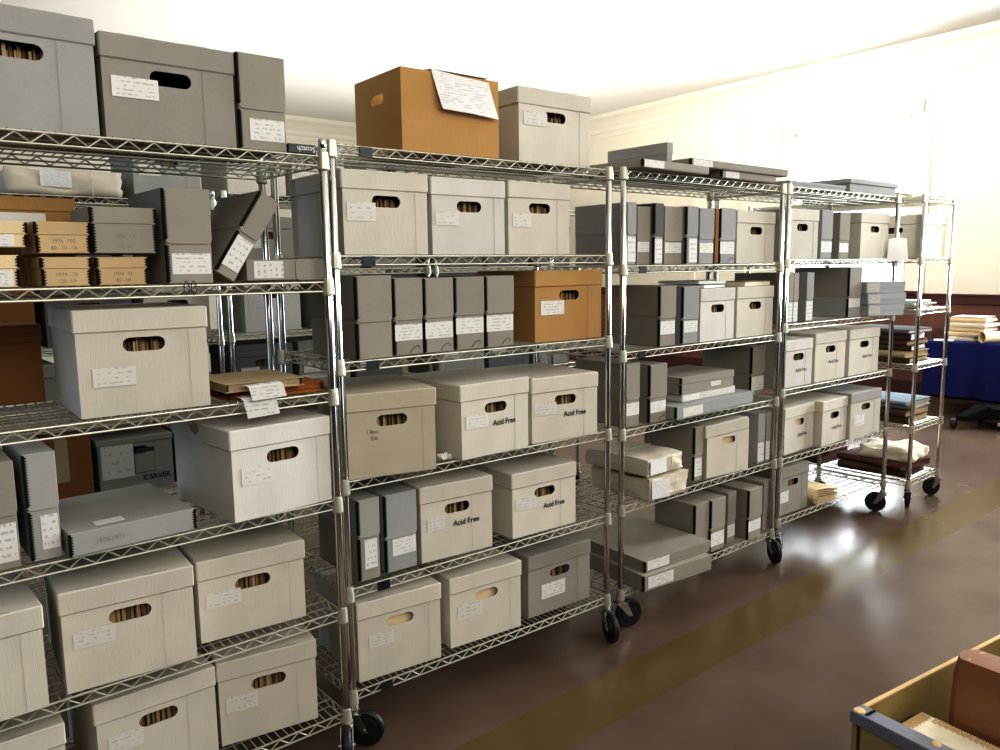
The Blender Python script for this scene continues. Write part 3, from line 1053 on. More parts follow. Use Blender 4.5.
# turn the holed plate to the left side
b.add([(x0 + p[1], -p[0], p[2]) for p in sb.v], sb.f)
b.add([(x0, y0, 0), (x1, y0, 0), (x1, y1, 0), (x0, y1, 0), (x0, y0, H), (x1, y0, H), (x1, y1, H), (x0, y1, H)],
      [(3, 2, 1, 0), (0, 1, 5, 4), (1, 2, 6, 5), (2, 3, 7, 6)])
b.build('carton_body', MT['carton'], t)
b = MB()
th = .004
b.box(x0 + .001, x1 - .001, y0 + .003, y0 + .003 + th, H * .62, H - .002)
b.build('inner_flap', MT['carton'], t)
MB().box(x0 + .02, x1 - .02, y0 + .03, y1 - .02, .01, H * .50).build('contents', MT['page'], t)
# sheet folded over the front edge
L0 = column_on_line(432, base, r['ex'])
L1 = column_on_line(488, base, r['ex'])
sw = (L1 - L0).length
t2 = thing('printed_sheet', (A + B) / 2 + Vector((0, -.003, H + .001)), r['a'] + R(-1), 'white printed sheet draped over the front of the open brown carton', 'paper sheet')
cx = ((L0 + L1) / 2 - (A + B) / 2).dot(r['ex'])
b = MB()
n = 10
vs, fs = [], []
for k in range(n + 1):
    s_ = k / n
    dz = -.122 * s_
    sk = .028 * s_
    yy = -.004 - .022 * s_ * s_ - .004 * math.sin(3 * s_)
    vs += [(cx - sw / 2 + sk, yy, dz + .002 + .004 * (1 - s_)), (cx + sk * .6, yy - .005 * s_, dz - .003), (cx + sw / 2 + sk * .9, yy, dz - .010)]
for k in range(n):
    for j in range(2):
        q = k * 3 + j
        fs.append((q, q + 1, q + 4, q + 3))
b.add(vs, fs)
o = b.build('sheet', MT['sheet'], t2, smooth=True)
fb = MB()
fb.add([(cx - sw / 2, -.004, .006), (cx + sw / 2, -.004, .003), (cx + sw / 2 - .01, .05, .004), (cx - sw / 2 - .01, .05, .010)], [(0, 1, 2, 3)])
fb.build('folded_edge', MT['paper'], t2)

# folders stacked on the nearest rack's third shelf
r = RACK[1]
z = r['z'][3] + .0052
P = hit(270, 389, z)
def folder(loc, rz, w, d, h, mat, label, pleat=True, name='expanding_folder', bulge=.0):
    t = thing(name, loc, rz, label, 'folder', 'paper folders')
    b = MB()
    b.box(-w / 2, w / 2, -d / 2, d / 2, 0, .002)
    b.box(-w / 2, w / 2, -d / 2 + .003, d / 2, h - .002, h)
    b.build('cover', mat, t)
    p = MB()
    n = 5
    for k in range(n):
        z0_ = .002 + (h - .004) * k / n
        z1_ = .002 + (h - .004) * (k + 1) / n
        zm = (z0_ + z1_) / 2
        for sx in (-1, 1):
            xe = sx * w / 2
            p.add([(xe, -d / 2 + .004, z0_), (xe - sx * .008, -d / 2 + .004, zm), (xe, -d / 2 + .004, z1_), (xe, d / 2, z0_), (xe - sx * .008, d / 2, zm), (xe, d / 2, z1_)], [(0, 1, 4, 3), (1, 2, 5, 4)])
        p.box(-w / 2 + .012, w / 2 - .012, -d / 2 + .006 + random.uniform(0, .006), d / 2 - .01, z0_, z1_ - .0006)
    p.build('pleated_side', mat, t)
    return t


redA = folder((P.x - .035, .165, z), R(-1), .30, .27, .028, MT['redrope'], 'wide red-brown expanding folder, bottom of the pile on the nearest rack')
kraftA = folder((P.x - .085, .125, z + .0285), R(-1), .235, .255, .024, MT['folder'], 'tan-gray expanding folder, top of the pile on the nearest rack')
# two tags hanging over the shelf edge
def hang_tag(parent, cx, cy, cz, w, drop, out, tilt, mat):
    b = MB()
    n = 6
    vs, fs = [], []
    for k in range(n + 1):
        s_ = k / n
        x = cx + tilt * s_
        yy = cy - out * min(1.0, s_ * 4.5)
        zz_ = cz - drop * max(0.0, (s_ - .25) / .75)
        vs += [(x - w / 2, yy, zz_), (x + w / 2, yy, zz_ + .004)]
    for k in range(n):
        fs.append((2 * k, 2 * k + 1, 2 * k + 3, 2 * k + 2))
    b.add(vs, fs)
    return b.build('paper_tag', mat, parent)


hang_tag(kraftA, -.020, -.1285, .018, .100, .042, .034, .014, MT['label'])
hang_tag(redA, -.085, -.1375, .012, .095, .058, .052, .016, MT['label'])
t = thing('paper_slip', (P.x + .20, .33, z), R(8), "white paper slip at the back right of the nearest rack's third shelf", 'paper')
MB().box(-.075, .075, -.035, .035, 0, .004).build('slip', MT['paper'], t)
# brown carton at the back of the nearest rack's third shelf
PA = hit(46, 401, z)
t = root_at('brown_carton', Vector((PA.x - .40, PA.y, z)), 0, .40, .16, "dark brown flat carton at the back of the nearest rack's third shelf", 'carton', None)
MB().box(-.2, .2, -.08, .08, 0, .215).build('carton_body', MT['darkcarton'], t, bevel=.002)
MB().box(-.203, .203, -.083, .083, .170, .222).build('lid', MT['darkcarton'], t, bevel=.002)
paper_part('label', t, -.06, .09, -.0835, .176, .196, MT['paleabel'])
# open brown carton behind the small card boxes
z = r['z'][2] + .0052
P0 = r['O'] + Vector((0, .26, z))
B = column_on_line(83, P0, r['ex'])
t = root_at('brown_carton', B - Vector((.30, 0, 0)), R(6), .30, .13, "brown carton with lid behind the small boxes on the nearest rack's second shelf", 'carton', None)
MB().box(-.148, .148, -.063, .063, 0, .225).build('carton_body', MT['carton'], t, bevel=.002)
MB().box(-.155, .155, -.068, .068, .196, .232).build('lid', MT['carton'], t, bevel=.002)
paper_part('label', t, -.06, .08, -.0632, .12, .19, MT['paper'])

# crumpled scrap of paper, second rack
r = RACK[2]
z = r['z'][4] + .0052
P = hit(447, 459, z)
t = thing('crumpled_paper', P + Vector((0, .012, 0)), 0, "small crumpled white paper scrap on the second rack's fourth shelf", 'paper scrap')
b = MB()
crumple_box(b, -.018, .018, -.012, .012, 0, .014, .004, 5, 4, 3, 0, 9)
clean(b.build('scrap', MT['paper'], t))

# wire twist on the nearest rack's second shelf and a dark clip below its third
r = RACK[1]
P = column_on_line(190, r['O'] + Vector((0, -.006, r['z'][2] - .006)), r['ex'])
t = thing('wire_twist', P, 0, "dark wire twisted round the front rail of the nearest rack's second shelf", 'wire tie')
b = MB()
for dx in (-.009, .010):
    pts = [(dx + .007 * math.cos(a), -.001 + .002 * math.sin(a * 2), .001 + .017 * math.sin(a)) for a in [k * .5 for k in range(13)]]
    b.path(pts, .0011, 5)
b.build('twist_loop', MT['darkstring'], t)
P = column_on_line(194, r['O'] + Vector((0, -.008, r['z'][3] - .050)), r['ex'])
t = thing('hanging_clip', P, 0, "small dark clip hanging under the front rail of the nearest rack's third shelf", 'clip')
b = MB()
b.add([(-.012, 0, .012), (.010, 0, .014), (.012, -.002, -.004), (.003, -.003, -.020), (-.006, -.002, -.006)], [(0, 1, 2, 3, 4)])
b.add([(-.012, .003, .012), (.010, .003, .014), (.012, .001, -.004), (.003, 0, -.020), (-.006, .001, -.006)], [(4, 3, 2, 1, 0)])
b.tube((0, .001, .012), (0, .001, .022), .002, 6)
b.build('clip_body', MT['hole'], t)

# wrapped parcels, third rack
r = RACK[3]
z = r['z'][5] + .0052


def parcel(A, Bp, z, d, h, label, seed):
    PA, PB2 = hit(*A, z), hit(*Bp, z)
    e = PB2 - PA
    w = e.length
    rz = math.atan2(e.y, e.x)
    t = root_at('wrapped_parcel', PA, rz, w, d, label, 'parcel', 'paper-wrapped parcels')
    b = MB()
    crumple_box(b, -w / 2, w / 2, -d / 2, d / 2, 0, h, .0035, 14, 14, 6, 0, seed)
    # folded triangular ends of the wrapping
    for sx in (-1, 1):
        x = sx * (w / 2 + .001)
        b.add([(x, -d / 2 + .01, h * .95), (x, -d / 2 + .01, h * .05), (x + sx * .006, -d / 2 + .40 * d, h * .5), (x, d / 2 - .01, h * .95), (x, d / 2 - .01, h * .05), (x + sx * .006, d / 2 - .40 * d, h * .5)],
              [(0, 1, 2), (3, 5, 4), (0, 2, 5, 3), (1, 4, 5, 2)])
    clean(b.build('paper_wrap', MT['kraft'], t))
    sb = MB()
    y = -d / 2 - .0052
    sx = .12 * w
    sb.path([(sx, d / 2, h + .006), (sx, -d / 2 - .002, h + .006), (sx + .004, y, h - .002), (sx - .002, y, .002)], .0012, 5)
    sb.path([(-w / 2 - .006, 0, h * .2), (-w / 2 + .004, 0, h + .006), (w / 2 - .004, 0, h + .006)], .0012, 5)
    sb.build('string', MT['string'], t)
    b = MB()
    b.add([(-.46 * w, y, .10 * h), (-.02 * w, y, .08 * h), (-.02 * w, y, .96 * h), (-.46 * w, y, .94 * h)], [(0, 1, 2, 3)])
    b.build('label', MT['sheet'], t)
    return t


parcel((649.4, 502.6), (688, 491.6), z, .36, .097, "lower paper-wrapped parcel tied with string on the third rack's fifth shelf", 3)
parcel((648, 478), (683.5, 467), z + .109, .36, .076, "upper paper-wrapped parcel tied with string on the third rack's fifth shelf", 4)

# envelopes and folder on the records boxes, third rack third shelf
zz = r['z'][3] + .0052
P0 = r['O'] + r['ey'] * .03 + Vector((0, 0, zz))
A = column_on_line(703, P0, r['ex'])
hA = height_at(A, 289) + .0045
hB = hA


def lid_top(prefix):
    for o in D.objects:
        if o.get('label', '').startswith(prefix):
            m = max((ch for ch in o.children if ch.name.startswith('lid')), key=lambda c: c.name)
            return o, o.location.z + max(v.co.z for v in m.data.vertices)


for px, nm, lbl, mt, w, d, h, n in (('white records box with envelopes', 'envelope', ('white envelope, lower of two on a records box of the third rack', 'white envelope, upper of two on a records box of the third rack'), 'paper', .20, .26, .014, 2),
                                    ('white records box with a folder', 'file_folder', ('thick tan file folder lying on a records box of the third rack',), 'page', .27, .32, .020, 1)):
    o, z1 = lid_top(px)
    z1 += .0015
    for k in range(n):
        t = thing(nm, Vector((o.location.x + .01, o.location.y - .03, z1)), o.rotation_euler.z + R(5 - 9 * k), lbl[k], nm.replace('_', ' '))
        b = MB()
        crumple_box(b, -w / 2, w / 2, -d / 2, d / 2, 0, h, .0012, 8, 8, 1, 0, 20 + k)
        clean(b.build('paper_pack', MT[mt], t))
        b = MB()
        b.add([(-w / 2 + .003, -d / 2 + .004, h + .0022), (w / 2 - .003, -d / 2 + .004, h + .0022), (0, .02, h + .003)], [(0, 1, 2)])
        b.build('flap', MT[mt], t)
        z1 += h + .0045

# fourth rack: flat boxes on top, folded manila packet, hanging tag
flat_box(4, 1, 850.5, 898, 178, 'pale lipped-lid flat box at the right', 'casecool', v=.005, d=.34, lidf=.35, label=None, corners=False, over=.010)
flat_box(4, 1, 790, 846, 180, 'pale flat box, glare-lit, left of the other', 'casecool', v=.02, d=.34, lidf=.5, label=None, corners=False)
r = RACK[4]
z = r['z'][6] + .0052
PA, PB2 = hit(813, 506, z), hit(838, 499, z)
e = PB2 - PA
t = root_at('manila_envelope', PA, math.atan2(e.y, e.x), e.length, .24, "folded manila envelopes packet beside the dark box on the fourth rack's bottom shelf", 'envelope', None)
w = e.length
b = MB()
for k in range(4):       # four leaves wrapped round each other, rounded fold at the left
    h0, h1 = .010 * k, .088 - .012 * k
    n = 8
    pts = []
    rr = (h1 - h0) / 2
    for q in range(n + 1):
        a = math.pi / 2 + math.pi * q / n
        pts.append((-w / 2 + rr + .012 * k + rr * math.cos(a), h0 + rr + rr * math.sin(a)))
    outer = [(w / 2 - .003 * k, h1 - .020)] + [(0, h1 - .004)] + pts + [(w / 2 - .004 * k, h0 + .004)]
    inner = [(x_ + .003, zz_ + (.003 if zz_ < h0 + rr else -.003)) for x_, zz_ in outer]
    m = len(outer)
    vs = [(x_, -.12, q) for x_, q in outer] + [(x_, .12, q) for x_, q in outer]
    vs += [(x_, -.12, q) for x_, q in inner] + [(x_, .12, q) for x_, q in inner]
    fs = [(i, i + 1, m + i + 1, m + i) for i in range(m - 1)] + [(2 * m + i, 3 * m + i, 3 * m + i + 1, 2 * m + i + 1) for i in range(m - 1)]
    fs += [(i, 2 * m + i, 2 * m + i + 1, i + 1) for i in range(m - 1)] + [(m + i, m + i + 1, 3 * m + i + 1, 3 * m + i) for i in range(m - 1)]
    b.add(vs, fs)
b.build('envelope_paper', MT['manila'], t)
z = r['z'][2]
P0 = r['O'] - r['ey'] * .032
A = column_on_line(897, P0 + Vector((0, 0, z)), r['ex'])
t = thing('paper_tag', Vector((A.x, A.y, z - .008)), r['a'] + R(-12), "white paper tag hung on the right front post of the fourth rack", 'paper tag')
b = MB()
b.add([(-.09, 0, -.005), (.085, -.012, .0), (.075, -.004, .13), (.0, .0, .137), (-.08, .002, .125)], [(0, 1, 2, 3, 4)])
b.build('tag_paper', MT['paper'], t)

# thin box standing on edge at the back of the third rack's top shelf
r = RACK[3]
z = r['z'][1] + .0052
z += .0345
P0 = r['O'] + r['ey'] * .01 + Vector((0, 0, z))
A = column_on_line(667, P0, r['ex'])
hh = height_at(A, 142) - z
flat = root_at('flat_box', A, r['a'], .04, .34, "thin gray box standing on edge on the third rack's flat boxes", 'box', 'flat archive boxes')
MB().box(-.018, .018, -.168, .168, 0, hh - .002).build('box_body', MT['slate'], flat, bevel=.0015)
MB().box(-.02, .02, -.17, .17, hh * .5, hh).build('lid', MT['slate'], flat, bevel=.0015)

# brown-edged book between document cases, third rack second shelf
z = r['z'][2] + .0052
P0 = r['O'] + r['ey'] * .012 + Vector((0, 0, z))
A, B = column_on_line(714.8, P0, r['ex']), column_on_line(718.2, P0, r['ex'])
w = (B - A).length
t = root_at('bound_volume', A, r['a'], w, .25, "slim brown bound volume between document cases on the third rack's second shelf", 'book', None)
MB().box(-w / 2, w / 2, -.125, .125, 0, .25).build('cover', MT['darkcarton'], t, bevel=.002)
MB().box(-w / 2 + .003, w / 2 - .003, -.122, .1255, .2505, .2515).build('page_block', MT['page'], t)
# red dot
for o in D.objects:
    if o.get('label', '').startswith('document case with a red dot'):
        b = MB()
        b.lathe([(.008, 0), (.008, .0008)], 14, axis='y', c=(.0, -.1522, .065))
        b.build('red_dot', plain('red_sticker', (.35, .05, .03), .6), o)

# ------------------------------------------------------------------ back row
grp = 'boxes on the back-row racks'  # gray and dark boards put shade into color; dark boxes added as blockers
record_box(6, 5, 101, 176, None, '', 'gray', v=.01, H=.262, d=.39, label=(.03, .46, .30, .92), lmat='paleabel', group=grp, files=None, fulllabel='printed gray-white storage box marked SAVER, grayed for shade, deep behind the nearest rack', lid_h=.03)  # white box in gray board, shade put into its color
for o in D.objects:
    if o.get('label', '').startswith('printed gray-white storage box'):
        text('E SAVER', .034, 'printed_words', MT['ink'], o, (.085, -.1935, .052), bold=.0008)
        b = MB()
        for (x0, x1, z0, z1) in ((-.15, -.01, .088, .091), (-.15, -.01, .14, .143), (-.011, -.008, .09, .22), (-.15, .15, .088, .0905), (.0, .12, .185, .205), (.13, .133, .09, .22)):
            b.box(x0, x1, -.1912, -.1906, z0, z1)
        b.build('printed_frame', MT['ink'], o)
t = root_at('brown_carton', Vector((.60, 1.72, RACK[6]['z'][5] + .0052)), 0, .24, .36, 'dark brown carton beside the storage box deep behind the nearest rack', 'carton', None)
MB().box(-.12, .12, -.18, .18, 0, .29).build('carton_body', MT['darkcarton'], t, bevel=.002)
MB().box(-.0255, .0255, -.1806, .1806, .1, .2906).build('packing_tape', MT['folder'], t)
# parcel on the top shelf
z = RACK[6]['z'][1] + .0052
t = root_at('wrapped_parcel', Vector((.60, 1.72, z)), 0, .46, .34, 'long gray wrapped parcel with white label on the back-row left rack', 'parcel', 'paper-wrapped parcels')
b = MB()
crumple_box(b, -.23, .23, -.17, .17, 0, .105, .007, 16, 12, 5, 0, 31)
clean(b.build('paper_wrap', MT['kraft'], t), smooth=True)
b = MB()
b.add([(-.10, -.178, .035), (.02, -.178, .032), (.02, -.178, .10), (-.10, -.178, .105)], [(0, 1, 2, 3)])
b.build('label', MT['sheet'], t)
b = MB()
b.path([(.10, -.180, .0), (.10, -.180, .108), (.10, .17, .112)], .0016, 5)
b.build('string', MT['string'], t)
for (i, s, x0, w, col, nm, lidcol) in ((6, 2, .03, .33, 'gray', 'gray records box at the left', None), (6, 2, .40, .33, 'casedark', 'added shade-dark records box in the middle', None), (6, 2, .77, .33, 'gray', 'gray records box at the right', None),
                                       (6, 3, .03, .38, 'darkcarton', 'brown records box at the left', None), (6, 3, .44, .36, 'casedark', 'added shade-dark records box in the middle', None),
                                       (6, 4, .60, .36, 'gray', 'gray records box at the right', None),
                                       (8, 2, .03, .35, 'casedark', 'added shade-dark records box at the left', None), (8, 2, .41, .35, 'casedark', 'added shade-dark records box in the middle', None), (8, 2, .79, .35, 'casedark', 'added shade-dark records box at the right', None),
                                       (8, 3, .03, .35, 'casedark', 'added shade-dark records box at the left', None), (8, 3, .41, .35, 'casedark', 'added shade-dark records box in the middle', None), (8, 3, .79, .35, 'casedark', 'added shade-dark records box at the right', None),
                                       (8, 4, .03, .35, 'gray', 'gray records box at the left', None), (8, 4, .41, .35, 'casedark', 'added shade-dark records box in the middle', None), (8, 4, .79, .35, 'gray', 'gray records box at the right', None),
                                       (8, 5, .03, .35, 'casedark', 'added shade-dark records box at the left', None), (8, 5, .41, .35, 'casedark', 'added shade-dark records box in the middle', None),
                                       (6, 1, .84, .31, 'slate', 'gray records box right of the parcel', None), (6, 4, .15, .32, 'gray', 'gray records box behind the lone white box', None),
                                       (7, 1, .03, .31, 'white', 'white records box at the left', None), (7, 1, .37, .31, 'cool', 'pale records box, second from the left', None), (7, 1, .80, .31, 'slate', 'gray records box at the right', None),
                                       (7, 2, .08, .31, 'gray', 'dark gray records box at the left', None), (7, 2, .45, .31, 'gray', 'dark gray records box in the middle', None), (7, 2, .82, .31, 'gray', 'dark gray records box at the right', None),
                                       (6, 3, .845, .31, 'white', 'white records box at the right', None), (7, 3, .08, .31, 'cool', 'white records box at the left', None), (7, 3, .45, .31, 'gray', 'gray records box in the middle', None), (7, 3, .82, .31, 'casedark', 'added shade-dark records box at the right', None), (7, 4, .02, .31, 'casedark', 'added shade-dark records box at the left', None), (7, 4, .36, .31, 'gray', 'gray records box in the middle', None), (7, 4, .70, .31, 'casedark', 'added shade-dark records box at the right', None),
                                       (7, 5, .25, .31, 'gray', 'first gray records box', None), (7, 5, .72, .31, 'gray', 'second gray records box', None), (6, 5, .95, .21, 'gray', 'narrow gray records box right of the printed one', None)):
    rr = RACK[i]
    A = rr['O'] + rr['ex'] * x0 + rr['ey'] * .02
    # same builder, placed by rack coordinates
    PAz = rr['z'][s] + .0052
    def place(i_, s_, A_, B_, w_=None, v_=.015, yt=None, z0=0.0, ang=0.0, _A=A, _z=PAz, _w=w):
        return Vector((_A.x, _A.y, _z)), 0.0, _w, None
    record_box(i, s, None, None, None, nm, col, H=.28 if (i > 6 and s in (3, 4)) else .262, d=.36, group=grp, label=(.08, .4, .4, .6))

# ------------------------------------------------------------------ right side: table with blue cloth
def rgb(name, col, **k):
    return card(name, col, **k)


blue = card('blue_cloth', (.012, .016, .115), rough=.8, var=.25, scale=4)
TX0, TX1, TY0, TY1, TZ = 8.66, 9.38, -.75, 1.28, .745
t = thing('folding_table', ((TX0 + TX1) / 2, (TY0 + TY1) / 2, 0), 0, 'table under a dark blue cloth by the right wall', 'table')
w2, d2 = (TX1 - TX0) / 2, (TY1 - TY0) / 2
MB().box(-w2, w2, -d2, d2, TZ - .03, TZ).build('tabletop', MT['darkcarton'], t)
for y in (-d2 + .25, d2 - .62):
    b = MB()
    b.tube((0, y, .07), (0, y, TZ - .03), .03, 10)
    b.tube((-w2 + .03, y, .085), (w2 - .05, y, .085), .032, 10)
    lg = b.build('pedestal_leg', MT['black'], t)
    for x in (-w2 + .06, w2 - .05):
        wb_ = MB()
        wb_.lathe([(.01, -.025), (.05, -.025), (.055, -.01), (.055, .01), (.05, .025), (.01, .025)], 18, axis='y', c=(x, y, .055))
        wb_.build('caster_wheel', MT['rubber'], lg)
MB().box(-w2 + .02, w2 - .06, -d2 + .06, d2 - .05, .17, .21).build('lower_shelf', MT['black'], t)
# cloth: top plus a wavy skirt
b = MB()
n = 120
per = []
hx, hy = w2 + .006, d2 + .006
corners = [(-hx, -hy), (hx, -hy), (hx, hy), (-hx, hy)]
for k in range(4):
    p, q = corners[k], corners[(k + 1) % 4]
    L = math.hypot(q[0] - p[0], q[1] - p[1])
    m = max(6, int(L / .03))
    for j in range(m):
        f = j / m
        nx, ny = (q[1] - p[1]) / L, -(q[0] - p[0]) / L
        per.append((p[0] + (q[0] - p[0]) * f, p[1] + (q[1] - p[1]) * f, nx, ny, f * L))
m = len(per)
vs = []
levels = [(TZ + .004, 0), (TZ - .02, .004), (TZ - .2, .012), (TZ - .42, .022), (.20, .032)]
for z, amp in levels:
    for (x, y, nx, ny, s_) in per:
        o_ = amp * (1.0 + .8 * math.sin(s_ * 23) + .5 * math.sin(s_ * 9.7))
        vs.append((x + nx * o_, y + ny * o_, z))
fs = [tuple(range(m))]
for l in range(len(levels) - 1):
    for k in range(m):
        fs.append((l * m + k, l * m + (k + 1) % m, (l + 1) * m + (k + 1) % m, (l + 1) * m + k))
b.add(vs, fs)
tc = b.build('tablecloth', blue, None)
tc.location = t.location
tag(tc, 'dark blue cloth hanging over the table by the right wall', 'tablecloth')

# things on the table
zc = TZ + .005
zs = zc
for k in range(5):
    h = random.uniform(.040, .047)
    w, d = random.uniform(.34, .36), random.uniform(.32, .34)
    nm = ['lowest manila folder', 'second lowest manila folder', 'middle manila folder', 'second highest manila folder', 'topmost manila folder with white papers'][k]
    t = thing('file_folder', (9.01 + random.uniform(-.012, .012), .955 + random.uniform(-.02, .02), zs), R(random.uniform(-3, 3)), f'{nm} of the stack on the blue-covered table', 'file folder', 'manila folders on the table')
    b = MB()
    n = 6
    # bulging folder: bottom leaf, curved top leaf, fold on the -x side
    pts = [(-w / 2, 0)] + [(-w / 2 - .006, h * .5)] + [(-w / 2 + w * q / n, h * (1 + .12 * math.sin(math.pi * q / n)) - (.012 * (q / n))) for q in range(n + 1)] + [(w / 2, 0)]
    b.prism(pts, -d / 2, d / 2)
    b.build('folder_cover', MT['manila'] if k % 3 else MT['page'], t)
    b = MB()
    for q in range(3):
        b.box(-w / 2 + .01, w / 2 + .006 - .004 * q, -d / 2 - .007 + .004 * q, d / 2 + .004, h * (.15 + .25 * q), h * (.32 + .25 * q))
    b.build('papers', MT['paper'], t)
    if k == 4:
        b = MB()
        b.box(-w / 2 + .01, w / 2 - .01, -d / 2 + .01, d / 2 - .01, h * 1.13 + .001, h * 1.13 + .006)
        b.build('loose_sheet', MT['paper'], t)
    zs += h * 1.12 + .001
t = thing('paper_roll', (8.92, .610, zc), R(-37), 'rolled cream paper tube lying on the blue-covered table', 'paper roll')
b = MB()
nn = 20
pr = [(.052, 0), (.058, 0), (.058, .55), (.052, .55), (.052, .0)]
vs, fs = [], []
for (r_, x_) in pr:
    for i in range(nn):
        a = 2 * math.pi * i / nn
        vs.append((x_ - .275, r_ * math.cos(a), .058 + r_ * math.sin(a)))
for k in range(4):
    for i in range(nn):
        j = (i + 1) % nn
        fs.append((k * nn + i, k * nn + j, (k + 1) * nn + j, (k + 1) * nn + i))
b.add(vs, fs)
b.build('rolled_sheet', MT['manila'], t)
t = thing('paper_slip', (8.74, 1.14, zc), R(20), 'small white paper slip at the end of the folder stack on the table', 'paper')
MB().box(-.06, .06, -.09, .09, 0, .012).build('slip', MT['paper'], t)

# low black dolly in front of the table
t = thing('wheeled_dolly', (8.28, .42, 0), R(6), 'low black wheeled dolly on the floor in front of the blue-covered table', 'dolly')
b = MB()
b.box(-.12, .22, -.32, .24, .10, .20)
b.add([(-.12, .06, .09), (-.12, .20, .09), (-.26, .24, .075), (-.26, .33, .075), (-.12, .06, .22), (-.12, .20, .22), (-.26, .24, .12), (-.26, .33, .12)],
      [(0, 2, 3, 1), (4, 5, 7, 6), (0, 4, 6, 2), (1, 3, 7, 5), (2, 6, 7, 3), (0, 1, 5, 4)])
b.build('frame', MT['black'], t, bevel=.006)
for (x, y) in ((-.28, .33), (-.10, -.30), (.20, -.30), (.20, .22)):
    wb_ = MB()
    wb_.lathe([(.01, -.022), (.045, -.022), (.05, -.012), (.05, .012), (.045, .022), (.01, .022)], 18, axis='y', c=(x, y, .05))
    wb_.build('caster_wheel', MT['rubber'], t)
MB().box(-.155, -.135, -.40, .0, .045, .075).build('foot_bar', MT['steel'], t, bevel=.003)

# ------------------------------------------------------------------ crate in the lower right corner
zr = .5
P = hit(852, 711, zr)
ca = R(-7.4)
wood = card('crate_wood', (.26, .19, .075), var=.3, scale=5, streak=.25)
rawwood = card('raw_wood', (.62, .45, .24), var=.2, scale=12)
band = plain('gray_metal_band', (.20, .21, .235), .45, .5)
LX, LY = .80, .46
ex = Vector((math.cos(ca), math.sin(ca), 0))
ey = Vector((math.sin(ca), -math.cos(ca), 0))     # towards the camera
t = thing('wooden_crate', (P.x, P.y, 0), ca, 'open wooden crate with gray metal rim band in the lower right corner', 'crate')
th = .022
MB().box(0, LX, -.0115, 0, .02, zr).build('side_panel', [wood], t, bevel=.002)
MB().box(0, LX, -LY, -LY + th, .02, zr).build('side_panel', [wood], t, bevel=.002)
MB().box(0, .035, -LY + th, -th, .02, zr - .004).build('end_panel', [wood], t, bevel=.002)
MB().box(LX - .035, LX, -LY + th, -th, .02, zr - .004).build('end_panel', [wood], t, bevel=.002)
MB().box(.035, LX - .035, -LY + th, -th, .02, .04).build('bottom_panel', [wood], t)
b = MB()
b.box(.03, LX - .03, -.0105, .0005, zr - .0005, zr + .002)
b.build('rim_strip', rawwood, t)
b = MB()
b.box(-.003, .043, -LY - .002, .003, zr - .003, zr + .003)
b.box(-.0035, .0, -LY - .002, .003, zr - .028, zr)
b.build('metal_band', band, t, bevel=.0015)
b = MB()
for k in range(9):
    b.box(.006 + .004 * k, .008 + .004 * k, -.036 - .002 * (k % 2), -.028 - .002 * (k % 2), zr + .003, zr + .0042)
b.build('stitching', MT['black'], t)
b = MB()
b.lathe([(.004, 0), (.015, .0005), (.013, .003), (.003, .004)], 7, c=(.012, -.012, zr + .002))
b.build('bare_wood_chip', rawwood, t)
b = MB()
b.lathe([(.004, 0), (.013, .0005), (.010, .003), (.003, .004)], 6, c=(.030, -.185, zr + .002))
b.build('bare_wood_chip', rawwood, t)
# books inside
bx = Vector((P.x, P.y, 0))


def in_crate(x, y, z):
    return bx + ex * x + ey * y + Vector((0, 0, z))


book(in_crate(.30, .22, .041), ca, .42, .34, .12, MT['oldbook'], MT['agedpage'], 'brown ledger lying at the bottom of the wooden crate', group=None)
book(in_crate(.147, .205, .162), ca, .19, .34, .13, MT['folder'], MT['agedpage'], 'tan ledger lying in the middle of the crate pile', group=None, spine=False)
lace = written('lace_edge', (.62, .52, .36), (.30, .22, .12), 26, .42)
t = thing('ledger_book', in_crate(.147, .205, .293), ca, 'cream book with patterned border lying on top in the wooden crate', 'book')
MB().box(-.096, .096, -.17, .17, 0, .012).build('cover', MT['page'], t, bevel=.002)
MB().box(-.092, .092, -.165, .165, .0125, .13).build('page_block', MT['agedpage'], t)
MB().box(-.096, .096, -.17, .17, .1305, .142).build('cover', MT['page'], t, bevel=.002)
b = MB()
for k in range(26):
    x = -.09 + .18 * k / 25
    b.box(x - .002, x + .002, .140 + .004 * (k % 2), .166, .142, .1442)
for k in range(42):
    y = -.16 + .29 * k / 41
    for sx in (-1, 1):
        xa, xb = sx * .094, sx * (.070 + .004 * (k % 2))
        b.box(min(xa, xb), max(xa, xb), y - .002, y + .002, .142, .1442)
b.build('cover_border', rawwood, t)
# big brown leather volume leaning in the crate
t = thing('leather_volume', in_crate(.305, .262, .168), ca, 'worn brown leather volume leaning out of the wooden crate', 'book')
b = MB()
n = 12
W_, T_, H_ = .33, .09, .43
pts = []
rows = []
for k in range(9):
    z = H_ * k / 8
    rows.append(z)
vs, fs = [], []
prof = []
for q in range(7):
    a = math.pi / 2 + math.pi * q / 6
    prof.append((-W_ / 2 + T_ / 2 * (.6 * math.cos(a)), T_ / 2 * math.sin(a)))
prof = [(W_ / 2, T_ / 2), (0, T_ / 2 + .004)] + prof + [(0, -T_ / 2 - .006), (W_ / 2, -T_ / 2)]
m = len(prof)
for k, z in enumerate(rows):
    tw = .006 * math.sin(k * 1.3)
    top = -.012 if k == 8 else 0
    for j, (x, y) in enumerate(prof):
        vs.append((x + (.008 if k == 8 and j in range(3, 8) else 0), y + tw * .4 + .004 * math.sin(z * 22 + x * 13), z + (.006 * math.sin(x * 16 + 1) if k == 8 else 0)))
for k in range(8):
    for j in range(m - 1):
        fs.append((k * m + j, k * m + j + 1, (k + 1) * m + j + 1, (k + 1) * m + j))
fs.append(tuple(8 * m + j for j in range(m)))
fs.append(tuple(range(m - 1, -1, -1)))
b.add(vs, fs)
